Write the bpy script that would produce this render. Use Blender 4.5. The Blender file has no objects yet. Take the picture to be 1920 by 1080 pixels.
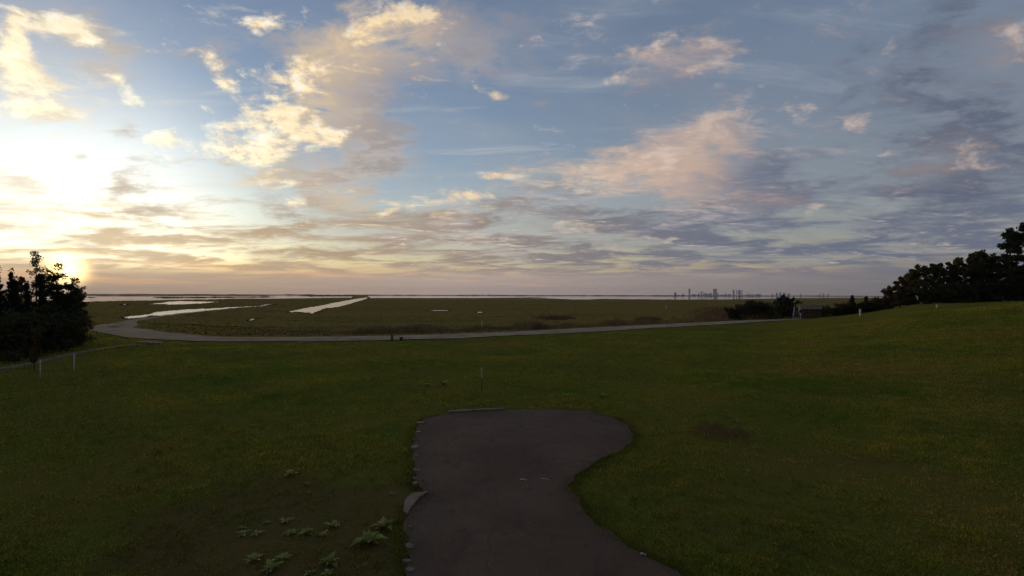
import bpy, bmesh, math, random
import numpy as np
from mathutils import Vector, Matrix

R = math.radians
scene = bpy.context.scene
COL = scene.collection
rng = random.Random(7)

# ------------------------------------------------------------------ camera
CAM_H = 3.3
FPX = 960.0                      # focal length in photograph pixels (90 degrees across 1920)
cam_data = bpy.data.cameras.new('camera')
cam_data.lens = 18.0
cam_data.sensor_width = 36.0
cam_data.clip_start = 0.1
cam_data.clip_end = 60000.0
cam = bpy.data.objects.new('camera', cam_data)
COL.objects.link(cam)
cam.location = (0, 0, CAM_H)
CAM_ROT = Matrix.Rotation(R(90 + 0.80), 3, 'X') @ Matrix.Rotation(R(0.12), 3, 'Z')
cam.rotation_euler = CAM_ROT.to_euler()
scene.camera = cam


def ray(px, py):
    d = CAM_ROT @ Vector(((px - 960) / FPX, (540 - py) / FPX, -1.0))
    return d.normalized()


def az_el(px, py):
    d = ray(px, py)
    return math.atan2(d.x, d.y), math.asin(d.z)


# ------------------------------------------------------------------ world: evening sky with broken cloud
SUN_AZ, SUN_EL = R(-41.0), R(2.0)
SUN_DIR = Vector((math.sin(SUN_AZ) * math.cos(SUN_EL), math.cos(SUN_AZ) * math.cos(SUN_EL), math.sin(SUN_EL)))
SKY_STRENGTH = 0.12
EXPOSURE = 1.0
UNIT = 1.0 / (SKY_STRENGTH * 2 ** EXPOSURE)       # picture-linear value -> sky value

world = bpy.data.worlds.new('World')
scene.world = world
world.use_nodes = True
WT = world.node_tree
WT.nodes.clear()


class S:
    """a node socket with arithmetic (numbers only)"""
    def __init__(self, sock):
        self.s = sock

    def __add__(self, o): return m_('ADD', self, o)
    def __radd__(self, o): return m_('ADD', o, self)
    def __sub__(self, o): return m_('SUBTRACT', self, o)
    def __rsub__(self, o): return m_('SUBTRACT', o, self)
    def __mul__(self, o): return m_('MULTIPLY', self, o)
    def __rmul__(self, o): return m_('MULTIPLY', o, self)
    def __truediv__(self, o): return m_('DIVIDE', self, o)


TREE = [WT]


def nnew(t):
    return TREE[0].nodes.new(t)


def put(sock, v):
    if isinstance(v, S):
        TREE[0].links.new(v.s, sock)
    elif v is not None:
        if hasattr(sock, 'default_value') and isinstance(v, (tuple, list)) and len(v) == 3 and sock.type == 'RGBA':
            v = (*v, 1)
        sock.default_value = v


def m_(op, a, b=None, c=None, clamp=False):
    n = nnew('ShaderNodeMath')
    n.operation = op
    n.use_clamp = clamp
    put(n.inputs[0], a)
    if b is not None: put(n.inputs[1], b)
    if c is not None: put(n.inputs[2], c)
    return S(n.outputs[0])


def sstep(v, lo, hi, a=0.0, b=1.0):
    n = nnew('ShaderNodeMapRange')
    n.interpolation_type = 'SMOOTHSTEP'
    put(n.inputs[0], v); put(n.inputs[1], lo); put(n.inputs[2], hi); put(n.inputs[3], a); put(n.inputs[4], b)
    return S(n.outputs[0])


def lin(v, lo, hi, a=0.0, b=1.0):
    n = nnew('ShaderNodeMapRange')
    put(n.inputs[0], v); put(n.inputs[1], lo); put(n.inputs[2], hi); put(n.inputs[3], a); put(n.inputs[4], b)
    return S(n.outputs[0])


def vec(x, y, z=0.0):
    n = nnew('ShaderNodeCombineXYZ')
    put(n.inputs[0], x); put(n.inputs[1], y); put(n.inputs[2], z)
    return S(n.outputs[0])


def vmath(op, a, b=None, scale=None, out=0):
    n = nnew('ShaderNodeVectorMath')
    n.operation = op
    put(n.inputs[0], a)
    if b is not None: put(n.inputs[1], b)
    if scale is not None: put(n.inputs['Scale'], scale)
    return S(n.outputs[out])


def noise(v, scale, detail=6, rough=0.55, dist=0.0, lac=2.0, out=0):
    n = nnew('ShaderNodeTexNoise')
    n.noise_dimensions = '3D'
    put(n.inputs['Vector'], v); put(n.inputs['Scale'], scale); put(n.inputs['Detail'], detail)
    put(n.inputs['Roughness'], rough); put(n.inputs['Distortion'], dist); put(n.inputs['Lacunarity'], lac)
    return S(n.outputs[out])


def mixc(f, a, b, mode='MIX'):
    n = nnew('ShaderNodeMix')
    n.data_type = 'RGBA'
    n.blend_type = mode
    n.clamp_factor = True
    put(n.inputs[0], f); put(n.inputs[6], a); put(n.inputs[7], b)
    return S(n.outputs[2])


def mapping(v, loc=(0, 0, 0), rot=(0, 0, 0), scale=(1, 1, 1), typ='POINT'):
    n = nnew('ShaderNodeMapping')
    n.vector_type = typ
    put(n.inputs['Vector'], v)
    n.inputs['Location'].default_value = loc
    n.inputs['Rotation'].default_value = rot
    n.inputs['Scale'].default_value = scale
    return S(n.outputs[0])


def K(r, g, b):
    """picture colour (sRGB 0-255) as sky radiance"""
    f = lambda c: ((c / 255 + 0.055) / 1.055) ** 2.4 if c > 10 else c / 255 / 12.92
    return (f(r) * UNIT, f(g) * UNIT, f(b) * UNIT)


def build_sky():
    tc = nnew('ShaderNodeTexCoord')
    D = S(tc.outputs['Generated'])
    sep = nnew('ShaderNodeSeparateXYZ')
    put(sep.inputs[0], D)
    x, y, z = (S(o) for o in sep.outputs)
    az = m_('ARCTAN2', x, y)
    el = m_('ARCSINE', z)
    AE = vec(az, el)
    zc = m_('MAXIMUM', z, 0.0)
    # the cloud sheets seen in perspective: near the horizon they close up into streaks
    P = vec(x / (zc + 0.13), y / (zc + 0.13))
    P2 = vec(x / (zc + 0.085), y / (zc + 0.085))
    # angle from the sun
    sd = vmath('DOT_PRODUCT', D, tuple(SUN_DIR), out=1)
    ang = m_('ARCCOSINE', m_('MINIMUM', sd, 0.99999))      # radians
    near = m_('POWER', sstep(ang, R(75), 0.0), 1.3)        # 1 at the sun, 0 far away
    sunH = Vector((SUN_DIR.x, SUN_DIR.y, 0)).normalized()

    sky = nnew('ShaderNodeTexSky')
    sky.sky_type = 'NISHITA'
    sky.sun_disc = False
    sky.sun_elevation = SUN_EL
    sky.sun_rotation = SUN_AZ
    sky.altitude = 0
    sky.air_density = 1.0
    sky.dust_density = 0.0
    sky.ozone_density = 1.6
    hs = nnew('ShaderNodeHueSaturation')
    hs.inputs['Saturation'].default_value = 1.12
    put(hs.inputs['Color'], S(sky.outputs[0]))
    col = mixc(1.0, S(hs.outputs[0]), (1.10, 0.97, 1.12), 'MULTIPLY')

    def blobs(lst):
        tot = None
        for (px, py, w, h, rot, wt) in lst:
            a, e = az_el(px, py)
            mp = mapping(AE, loc=(a, e, 0), rot=(0, 0, R(rot)), scale=(w / FPX * math.cos(a) ** 1.6, h / FPX * math.cos(a) * math.cos(e) ** 2, 1), typ='TEXTURE')
            g = nnew('ShaderNodeTexGradient')
            g.gradient_type = 'SPHERICAL'
            put(g.inputs[0], mp)
            v = S(g.outputs['Fac']) * wt
            tot = v if tot is None else tot + v
        return tot

    # --- glow round the sun
    gl = m_('POWER', sstep(ang, R(33), R(2)), 2.3) * sstep(el, R(0.8), R(4.0), 0.2, 1.0)
    col = vmath('ADD', col, vmath('SCALE', (1.0, 0.93, 0.74), scale=gl * (1.1 * UNIT)))

    # --- high veil: smooth grey-lavender sheets, thicker to the right
    nv = noise(mapping(P, rot=(0, 0, R(25)), scale=(0.55, 1.0, 1)), 0.9, 5, 0.55, 0.6)
    vcov = lin(az, R(-35), R(45), 0.36, 0.62) + sstep(el, R(14), R(2), 0.0, 0.12)
    veil = sstep(nv + vcov, 0.78, 1.25, 0.05, 0.75)
    veil_far = mixc(sstep(el, R(3), R(35)), K(140, 146, 154), K(120, 136, 160))
    veil_col = mixc(near, veil_far, K(222, 214, 204))
    col = mixc(veil, col, veil_col)

    # --- thin cirrus fibres
    nf = noise(mapping(P, rot=(0, 0, R(-20)), scale=(0.5, 2.2, 1)), 2.2, 7, 0.62, 0.5)
    fib = sstep(nf, 0.52, 0.78, 0.0, 0.45)
    col = mixc(fib, col, mixc(near, K(176, 182, 190), K(255, 244, 215)))

    # --- low streaked stratocumulus
    ns = noise(mapping(P2, rot=(0, 0, R(12)), scale=(0.75, 1.0, 1)), 1.55, 8, 0.64, 0.35)
    ns_s = noise(mapping(vmath('ADD', P2, tuple(sunH * 0.10)), rot=(0, 0, R(12)), scale=(0.75, 1.0, 1)), 1.55, 8, 0.64, 0.35)
    low_mask = sstep(el, lin(az, R(-40), R(25), R(13), R(23)), R(6.0)) * lin(az, R(-50), R(-8), 0.80, 1.0)
    sa = sstep((ns - 0.5) * 1.5 + 0.5 + low_mask * 0.36, 0.70, 0.95)
    sl = sstep(ns - ns_s, 0.02, 0.20)
    s_dark = mixc(near, K(100, 108, 128), K(196, 164, 124))
    s_lit = mixc(near, K(200, 190, 178), K(255, 240, 190))
    col = mixc(sa * m_('POWER', low_mask, 0.7) * 0.94, col, mixc(sl, s_dark, s_lit))

    # --- cloud bodies: soft grey masses where the photograph has them
    wn = S(nnew('ShaderNodeTexNoise').outputs[1])
    wn.s.node.inputs['Scale'].default_value = 5.5
    wn.s.node.inputs['Detail'].default_value = 3
    AEs = mapping(AE, scale=(1.0, 1.6, 1))
    put(wn.s.node.inputs['Vector'], AEs)
    bv = vmath('ADD', AEs, vmath('SCALE', vmath('SUBTRACT', wn, (0.5, 0.5, 0.5)), scale=0.11))
    body = blobs([
        (150, 65, 150, 110, 0, 0.7), (15, 100, 80, 170, 0, 0.6), (225, 115, 130, 80, 10, 0.75), (330, 402, 150, 22, 0, 0.8), (430, 396, 170, 24, 0, 0.8), (205, 388, 80, 24, 0, 0.7), (420, 440, 190, 36, 0, 0.7), (300, 472, 220, 26, 0, 0.7), (490, 474, 190, 34, 0, 0.7), (50, 440, 120, 50, 0, 0.6), (265, 300, 70, 20, 0, 0.5), (425, 115, 90, 90, 0, 0.8), (515, 65, 95, 60, 20, 0.6),
        (615, 175, 170, 115, 40, 1.0), (660, 255, 190, 170, 0, 0.8), (690, 310, 210, 110, 0, 0.6), (590, 370, 150, 80, 0, 0.7),
        (830, 70, 340, 130, 10, 0.8), (890, 140, 240, 90, 0, 0.5), (790, 420, 330, 70, 0, 0.5), (1200, 335, 380, 85, -8, 0.8), (1390, 290, 200, 130, 0, 0.6),
        (1300, 110, 280, 110, 10, 0.6), (1700, 120, 330, 170, 0, 0.7), (1870, 230, 260, 280, 0, 0.9), (1600, 340, 340, 120, 0, 0.6),
        (40, 328, 60, 85, 40, 1.0), (228, 345, 75, 40, 20, 0.9), (155, 290, 40, 22, 0, 0.8), (240, 245, 60, 35, 30, 0.7), (1150, 420, 600, 70, 0, 0.4),
    ])
    nb = (noise(bv, 5.0, 9, 0.62) - 0.5) * 1.9 + 0.5
    rip0 = noise(mapping(vmath('ADD', P, vmath('SCALE', wn, scale=0.16)), rot=(0, 0, R(30)), scale=(0.8, 1.4, 1)), 6.5, 7, 0.66, 0.3)
    rip = (rip0 - 0.5) * 1.7
    ba = sstep(m_('MINIMUM', body, 1.0) * 0.52 + nb + rip * 0.55, 0.62, 1.18, 0.0, 0.88)
    right = sstep(az, R(10), R(42))
    b_col = mixc(near, mixc(right, K(124, 132, 152), K(84, 95, 116)), K(188, 170, 152))
    b_hi = mixc(near, mixc(right, K(186, 168, 164), K(126, 128, 140)), K(252, 222, 178))
    b_col = mixc(sstep(nb * 0.8 + rip * 0.9, 0.62, 0.22) * 0.6, b_col, b_hi)
    col = mixc(ba, col, b_col)

    # --- the parts of them that catch the low sun
    gold = blobs([
        (118, 50, 110, 70, 0, 0.8), (165, 75, 50, 40, 0, 0.5), (65, 145, 130, 60, -20, 0.9), (24, 90, 36, 120, 0, 0.7), (222, 148, 48, 36, 0, 0.9), (245, 186, 46, 28, 0, 0.8),
        (110, 212, 150, 34, 0, 0.7), (300, 262, 90, 26, 25, 0.7), (485, 45, 80, 48, 20, 0.9), (398, 103, 40, 40, 0, 0.8), (422, 158, 34, 26, 0, 0.7), (375, 197, 50, 20, -10, 0.8),
        (432, 236, 80, 40, 0, 1.0), (556, 132, 105, 62, 25, 1.0), (540, 232, 125, 70, -8, 1.1), (440, 282, 110, 34, 0, 0.9), (500, 308, 80, 60, 0, 0.7), (625, 250, 60, 46, 0, 0.6),
        (715, 45, 110, 62, 10, 0.9), (690, 76, 60, 28, 0, 0.6), (800, 22, 90, 36, 0, 0.6), (550, 380, 60, 26, 0, 0.6), (640, 362, 70, 36, 0, 0.5),
        (885, 365, 72, 20, 0, 1.0), (935, 328, 70, 12, 0, 0.7), (770, 386, 80, 24, 0, 0.8), (715, 400, 50, 18, 0, 0.6), (922, 424, 46, 14, 0, 0.7),
        (1060, 345, 190, 26, -8, 0.8), (1150, 325, 120, 30, -15, 0.8), (1040, 272, 90, 20, 0, 0.5), (1240, 292, 100, 50, 0, 0.6), (1345, 238, 90, 46, 0, 0.8),
        (1215, 88, 95, 46, 10, 0.8), (1350, 70, 80, 26, 0, 0.7), (1400, 102, 75, 32, 0, 0.6), (1155, 146, 40, 24, 0, 0.9), (1290, 140, 110, 36, 10, 0.5),
        (1612, 230, 60, 30, -15, 0.9), (1660, 290, 34, 14, 0, 0.8), (1800, 285, 70, 50, 0, 0.6), (1690, 322, 60, 36, 0, 0.5), (1520, 382, 64, 26, 0, 0.6),
        (1305, 382, 44, 26, 0, 0.7), (1500, 196, 80, 22, 0, 0.6), (1895, 60, 80, 70, 0, 0.9), (1085, 425, 110, 24, 0, 0.6), (940, 180, 26, 14, 0, 0.7), (1430, 160, 60, 20, 0, 0.4),
    ])
    peach = blobs([
        (1120, 335, 330, 70, -8, 0.9), (1345, 250, 150, 95, 0, 0.9), (1240, 300, 190, 90, 0, 0.7), (730, 65, 210, 110, 10, 0.8), (590, 190, 150, 170, 20, 0.7), (1230, 100, 200, 75, 10, 0.6),
        (1390, 95, 160, 70, 0, 0.5), (1800, 290, 110, 85, 0, 0.6), (1880, 90, 190, 140, 0, 0.8), (1690, 325, 100, 60, 0, 0.5), (1510, 385, 140, 50, 0, 0.5), (800, 395, 220, 60, 0, 0.6), (1320, 390, 140, 50, 0, 0.4),
        (1090, 430, 220, 45, 0, 0.4), (640, 370, 120, 60, 0, 0.5), (500, 330, 120, 70, 0, 0.5),
    ])
    pa = sstep(m_('MINIMUM', peach, 1.0) * 0.85 + (nb - 0.5) * 0.8 + rip * 0.85, 0.20, 1.0, 0.0, 0.76)
    p_col = mixc(near, mixc(right, K(216, 182, 160), K(166, 146, 138)), K(255, 230, 176))
    col = mixc(pa, col, p_col)
    n1 = (noise(bv, 11.0, 9, 0.64) - 0.5) * 1.7 + 0.5
    dens = m_('MINIMUM', gold, 1.0) * 0.56 + n1 + rip * 0.42
    ga = sstep(dens, 0.68, 1.06)
    c_lit = mixc(near, K(208, 184, 170), K(255, 246, 212))
    c_lit = mixc(sstep(ang, R(56), R(36)) * sstep(ang, R(12), R(30)) * 0.75, c_lit, K(255, 222, 165))
    n1s = (noise(vmath('ADD', bv, (-0.016, 0.010, 0)), 11.0, 6, 0.60) - 0.5) * 1.7 + 0.5
    emb = n1 - n1s + rip * 0.22
    c_lit = mixc(sstep(emb, 0.03, -0.15) * 0.85, c_lit, mixc(0.30, b_col, c_lit))
    c_lit = mixc(sstep(emb, 0.04, 0.18) * 0.8, c_lit, mixc(near, K(220, 202, 190), K(255, 252, 232)))
    c_lit = vmath('SCALE', c_lit, scale=lin(ang, R(22), R(50), 1.22, 1.0))
    col = mixc(ga * lin(az, R(-30), R(20), 1.0, 0.60), col, c_lit)

    # --- stray scraps between them
    scr = sstep(rip + (nv - 0.5) * 1.6, 0.10, 0.55, 0.0, 0.72) * sstep(el, R(2), R(7))
    col = mixc(scr, col, mixc(near, mixc(right, K(196, 184, 184), K(150, 148, 154)), K(255, 242, 214)))

    # --- horizon band: dusty mauve with pink streaks
    nh = noise(mapping(AE, scale=(2.0, 42.0, 1)), 1.6, 6, 0.6, 0.3)
    hb = sstep(el + (nh - 0.5) * R(2.4), R(3.6), R(1.4)) * 0.94
    hz_far = mixc(lin(az, R(-5), R(42)), K(184, 167, 159), K(104, 107, 116))
    hz = mixc(sstep(ang, R(40), R(4)), hz_far, K(194, 168, 142))
    col = mixc(hb, col, hz)
    pk = sstep(nh, 0.5, 0.66) * sstep(el, R(0.3), R(1.2)) * sstep(el, R(3.6), R(2.2)) * lin(az, R(25), R(-10), 0.15, 0.8)
    col = mixc(pk, col, mixc(near, K(200, 164, 148), K(246, 190, 140)))

    # --- the glare through the cloud
    g2 = m_('POWER', sstep(ang, R(24), R(2)), 2.2) * sstep(el, R(0.8), R(3.5), 0.25, 1.0)
    col = vmath('ADD', col, vmath('SCALE', (1.0, 0.90, 0.68), scale=g2 * (0.10 * UNIT)))
    au = m_('POWER', sstep(ang, R(3.0), R(0.1)), 3.0)
    col = vmath('ADD', col, vmath('SCALE', (1.0, 0.66, 0.22), scale=au * (4.0 * UNIT)))

    # below the horizon: dull ground light
    col = mixc(sstep(z, -0.004, -0.03), col, K(70, 62, 48))

    bg = nnew('ShaderNodeBackground')
    put(bg.inputs[0], col)
    bg.inputs[1].default_value = SKY_STRENGTH
    out = nnew('ShaderNodeOutputWorld')
    WT.links.new(bg.outputs[0], out.inputs[0])


build_sky()

sun_data = bpy.data.lights.new('sun', 'SUN')
sun_data.energy = 0.55
sun_data.angle = R(0.8)
sun_data.color = (1.0, 0.62, 0.30)
sun = bpy.data.objects.new('sun', sun_data)
COL.objects.link(sun)
sun.rotation_euler = SUN_DIR.to_track_quat('Z', 'Y').to_euler()

vs = scene.view_settings
vs.view_transform = 'Standard'
vs.look = 'None'
vs.exposure = EXPOSURE
vs.gamma = 1.0
vs.use_curve_mapping = False
scene.cycles.use_denoising = True
scene.cycles.adaptive_threshold = 0.02
world.cycles.sampling_method = 'MANUAL'
world.cycles.sample_map_resolution = 512


# ------------------------------------------------------------------ helpers
def smooth(t):
    t = np.clip(t, 0, 1)
    return t * t * (3 - 2 * t)


def horizon_photo(px):
    return 557.3 - 1.752e-5 * (px - 1000) ** 2 + 0.00293 * (px - 1000)


def horizon_model(px):
    # pixel row of the true horizon in this camera
    n = CAM_ROT.transposed() @ Vector((0, 0, 1))
    # point (X, Y, -1) with n.(X,Y,-1)=0
    X = (px - 960) / FPX
    Y = (n.z - n.x * X) / n.y
    return 540 - Y * FPX


def fixrow(px, py):
    """the photograph's lens bows the horizon a little; a straight lens does not"""
    f = float(1 - smooth((py - 640) / 140))
    return py + (horizon_model(px) - horizon_photo(px)) * f


ROAD_PX = [(40, 602), (110, 603), (160, 605.5), (215, 611), (260, 619), (300, 625), (360, 631), (420, 634.5), (500, 636.3), (600, 637), (680, 637), (750, 636.5),
           (830, 635), (900, 632.5), (980, 629.5), (1050, 626), (1120, 622), (1200, 617), (1300, 611), (1400, 605), (1490, 600.5), (1560, 597), (1640, 594)]


def on_plane(px, py, z):
    d = ray(px, fixrow(px, py))
    t = (z - CAM_H) / d.z
    return Vector((d.x * t, d.y * t, z))


ROAD = [on_plane(px, py, 0.0) for px, py in ROAD_PX]
_rx = np.array([p.x for p in ROAD]); _ry = np.array([p.y for p in ROAD])
_o = np.argsort(_rx); _rx = _rx[_o]; _ry = _ry[_o]

_vr = np.random.RandomState(3)
_waves = [(_vr.uniform(0.15, 1.3), _vr.uniform(0, 6.28), _vr.uniform(0, 6.28)) for _ in range(14)]


_wavecs = [(k, (math.cos(a), math.sin(a)), b) for k, a, b in _waves]


def terrain(x, y):
    x = np.asarray(x, dtype=float); y = np.asarray(y, dtype=float)
    yr = np.interp(x, _rx, _ry)
    t = x / np.maximum(y, 1.0)
    A = np.interp(t, [0.40, 0.52, 0.60, 0.69, 0.78, 0.87, 1.0, 1.3, 2.0], [0, 0.15, 0.75, 1.25, 2.10, 2.42, 2.75, 3.0, 3.2])
    A = np.where(y < 4, A * smooth((y + 30) / 34), A)
    rise = smooth((np.hypot(x, y * 0.6) - 14) / 42)
    keep = 1 - smooth((y - 61) / 9) * (1 - smooth((t - 0.70) / 0.08))
    hill = A * rise * keep
    drop = -2.0 * smooth((y - yr - 3.5) / 34)
    und = np.zeros_like(x)
    for k, a, b in _waves:
        und = und + np.sin(k * (x * math.cos(a) + y * math.sin(a)) + b)
    calm = smooth((np.hypot(x / 5.5, (y - 6) / 14) - 1) / 0.5)
    und = und * 0.014 * calm * (1 - smooth((np.abs(y - yr) < 4) * 1.0)) * np.where(y - yr > 4, 0.3, 1.0)
    far = 1 - smooth((y - 80) / 60)
    return hill * far + drop + und * far


_lx, _ly = [float(v) for v in _rx], [float(v) for v in _ry]
_HT, _HA = [0.40, 0.52, 0.60, 0.69, 0.78, 0.87, 1.0, 1.3, 2.0], [0, 0.15, 0.75, 1.25, 2.10, 2.42, 2.75, 3.0, 3.2]


def _interp(v, xs, ys):
    if v <= xs[0]: return ys[0]
    if v >= xs[-1]: return ys[-1]
    for i in range(1, len(xs)):
        if v <= xs[i]:
            return ys[i - 1] + (ys[i] - ys[i - 1]) * (v - xs[i - 1]) / (xs[i] - xs[i - 1])


def _sm(t):
    t = 0.0 if t < 0 else 1.0 if t > 1 else t
    return t * t * (3 - 2 * t)


def tz(x, y):
    """terrain() for one point, without the array overhead"""
    yr = _interp(x, _lx, _ly)
    t = x / max(y, 1.0)
    hill = 0.0
    if t > 0.40:
        A = _interp(t, _HT, _HA)
        if y < 4: A *= _sm((y + 30) / 34)
        hill = A * _sm((math.hypot(x, y * 0.6) - 14) / 42) * (1 - _sm((y - 61) / 9) * (1 - _sm((t - 0.70) / 0.08)))
    drop = -2.0 * _sm((y - yr - 3.5) / 34)
    far = 1 - _sm((y - 80) / 60)
    und = 0.0
    if far > 0 and abs(y - yr) >= 4:
        for k, a, b in _wavecs:
            und += math.sin(k * (x * a[0] + y * a[1]) + b)
        und *= 0.014 * _sm((math.hypot(x / 5.5, (y - 6) / 14) - 1) / 0.5) * (0.3 if y - yr > 4 else 1.0)
    return hill * far + drop + und * far


def G(px, py):
    """the point of the ground seen at a pixel of the photograph"""
    d = ray(px, fixrow(px, py))
    t, step = 2.0, 0.15
    o = Vector((0, 0, CAM_H))
    while t < 6000:
        p = o + d * t
        if p.z <= tz(p.x, p.y):
            lo, hi = t - step, t
            for _ in range(18):
                mid = (lo + hi) / 2
                p = o + d * mid
                if p.z <= tz(p.x, p.y): hi = mid
                else: lo = mid
            p = o + d * hi
            return Vector((p.x, p.y, tz(p.x, p.y)))
        step = max(0.15, t * 0.01)
        t += step
    return on_plane(px, py, -2.0)


def link(o, parent=None):
    COL.objects.link(o)
    if parent is not None:
        o.parent = parent
    return o


def tag(o, label=None, cat=None, group=None, kind=None):
    if label: o['label'] = label
    if cat: o['category'] = cat
    if group: o['group'] = group
    if kind: o['kind'] = kind
    return o


def empty(name, loc, rz=0.0):
    o = bpy.data.objects.new(name, None)
    o.empty_display_size = 0.2
    o.location = loc
    o.rotation_euler = (0, 0, rz)
    return link(o)


def mesh_np(name, verts, faces, mat, smooth_shade=False):
    """verts (n,3) array, faces (m,k) array of one face size"""
    me = bpy.data.meshes.new(name)
    verts = np.asarray(verts, dtype=np.float32); faces = np.asarray(faces, dtype=np.int32)
    k = faces.shape[1]
    me.vertices.add(len(verts)); me.vertices.foreach_set('co', verts.ravel())
    me.loops.add(faces.size); me.loops.foreach_set('vertex_index', faces.ravel())
    me.polygons.add(len(faces))
    me.polygons.foreach_set('loop_start', np.arange(0, faces.size, k, dtype=np.int32))
    me.polygons.foreach_set('loop_total', np.full(len(faces), k, dtype=np.int32))
    me.polygons.foreach_set('use_smooth', np.full(len(faces), smooth_shade, dtype=bool))
    me.update(calc_edges=True)
    if mat is not None: me.materials.append(mat)
    return me


class MB:
    """collects shapes for one mesh"""
    def __init__(self):
        self.v, self.f = [], []

    def box(self, c, size, rot=None, taper=1.0):
        sx, sy, sz = (s / 2 for s in size)
        i = len(self.v)
        for z, k in ((-sz, 1.0), (sz, taper)):
            for x, y in ((-sx, -sy), (sx, -sy), (sx, sy), (-sx, sy)):
                p = Vector((x * k, y * k, z))
                if rot is not None: p = rot @ p
                self.v.append(tuple(p + Vector(c)))
        for q in ((0, 3, 2, 1), (4, 5, 6, 7), (0, 1, 5, 4), (1, 2, 6, 5), (2, 3, 7, 6), (3, 0, 4, 7)):
            self.f.append(tuple(i + k for k in q))
        return self

    def tube(self, pts, rad, n=6, cap=True):
        pts = [Vector(p) for p in pts]
        base = len(self.v)
        for j, p in enumerate(pts):
            a = pts[max(j - 1, 0)]; b = pts[min(j + 1, len(pts) - 1)]
            d = (b - a).normalized() if (b - a).length > 1e-9 else Vector((0, 0, 1))
            u = d.orthogonal().normalized() if abs(d.z) > 0.9 else d.cross(Vector((0, 0, 1))).normalized()
            w = d.cross(u)
            for k in range(n):
                t = 2 * math.pi * k / n
                self.v.append(tuple(p + (u * math.cos(t) + w * math.sin(t)) * rad[j]))
        for j in range(len(pts) - 1):
            for k in range(n):
                a = base + j * n + k; b = base + j * n + (k + 1) % n
                self.f.append((a, b, b + n, a + n))
        if cap:
            self.f.append(tuple(base + k for k in range(n))[::-1])
            self.f.append(tuple(base + (len(pts) - 1) * n + k for k in range(n)))
        return self

    def mesh(self, name, mat, smooth_shade=False):
        me = bpy.data.meshes.new(name)
        me.from_pydata(self.v, [], self.f)
        me.update()
        if smooth_shade:
            me.polygons.foreach_set('use_smooth', [True] * len(me.polygons))
        if mat is not None: me.materials.append(mat)
        return me

    def build(self, name, mat, parent=None, smooth_shade=False):
        return link(bpy.data.objects.new(name, self.mesh(name, mat, smooth_shade)), parent)


# ------------------------------------------------------------------ materials
def material(name, fn, rough=0.9, spec=0.3):
    """fn() builds nodes and returns (colour, bump height or None, extra dict)"""
    m = bpy.data.materials.new(name)
    m.use_nodes = True
    nt = m.node_tree
    TREE[0] = nt
    bs = nt.nodes['Principled BSDF']
    bs.inputs['Roughness'].default_value = rough
    bs.inputs['Specular IOR Level'].default_value = spec
    c, h, ex = fn()
    put(bs.inputs['Base Color'], c)
    if h is not None:
        b = nnew('ShaderNodeBump')
        b.inputs['Strength'].default_value = ex.get('bump', 0.5)
        b.inputs['Distance'].default_value = ex.get('dist', 0.02)
        put(b.inputs['Height'], h)
        nt.links.new(b.outputs[0], bs.inputs['Normal'])
    for k, v in ex.items():
        if k in bs.inputs: put(bs.inputs[k], v)
    if 'translucent' in ex:
        tr = nnew('ShaderNodeBsdfTranslucent')
        put(tr.inputs[0], c)
        mx = nnew('ShaderNodeMixShader')
        mx.inputs[0].default_value = ex['translucent']
        nt.links.new(bs.outputs[0], mx.inputs[1]); nt.links.new(tr.outputs[0], mx.inputs[2])
        out = [n for n in nt.nodes if n.type == 'OUTPUT_MATERIAL'][0]
        nt.links.new(mx.outputs[0], out.inputs['Surface'])
    return m


def pos():
    n = nnew('ShaderNodeNewGeometry')
    return S(n.outputs['Position'])


def ramp3(f, a, b, c):
    return mixc(sstep(f, 0.5, 0.72), mixc(sstep(f, 0.28, 0.5), a, b), c)


def lawn_colour(dry, mid, lush):
    p = pos()
    big = noise(p, 0.16, 4, 0.6, 0.4)
    med = noise(p, 1.1, 5, 0.6)
    fine = noise(p, 9.0, 4, 0.65)
    f = (big - 0.5) * 1.2 + (med - 0.5) * 0.8 + 0.48 + (fine - 0.5) * 0.45
    c = ramp3(f, dry, mid, lush)
    # bare reddish-brown soil showing through in patches
    sn = noise(p, 0.45, 4, 0.62, 0.3) + (fine - 0.5) * 0.35
    # worn ground round the weeds left of the path
    wv = mapping(p, loc=(-3.2, 7.2, 0), rot=(0, 0, 0.2), scale=(3.4, 3.0, 50.0), typ='TEXTURE')
    worn = nnew('ShaderNodeTexGradient')
    worn.gradient_type = 'SPHERICAL'
    put(worn.inputs[0], wv)
    soil = sstep(sn + S(worn.outputs['Fac']) * 0.55, 0.57, 0.74)
    c = mixc(soil * 0.5, c, (0.125, 0.066, 0.038))
    return c, fine, med


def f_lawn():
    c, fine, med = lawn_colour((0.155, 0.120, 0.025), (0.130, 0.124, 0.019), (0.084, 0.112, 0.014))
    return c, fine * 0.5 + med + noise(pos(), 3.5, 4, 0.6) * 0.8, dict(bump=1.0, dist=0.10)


def f_blade():
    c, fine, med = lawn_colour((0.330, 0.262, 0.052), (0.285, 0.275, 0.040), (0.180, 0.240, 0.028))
    # every blade its own tone
    c = mixc(1.0, c, vec(*[lin(noise(pos(), 38.0, 2, 0.5), 0.30, 0.70, 0.45, 1.55)] * 3), 'MULTIPLY')
    return c, None, dict(translucent=0.25)


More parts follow.
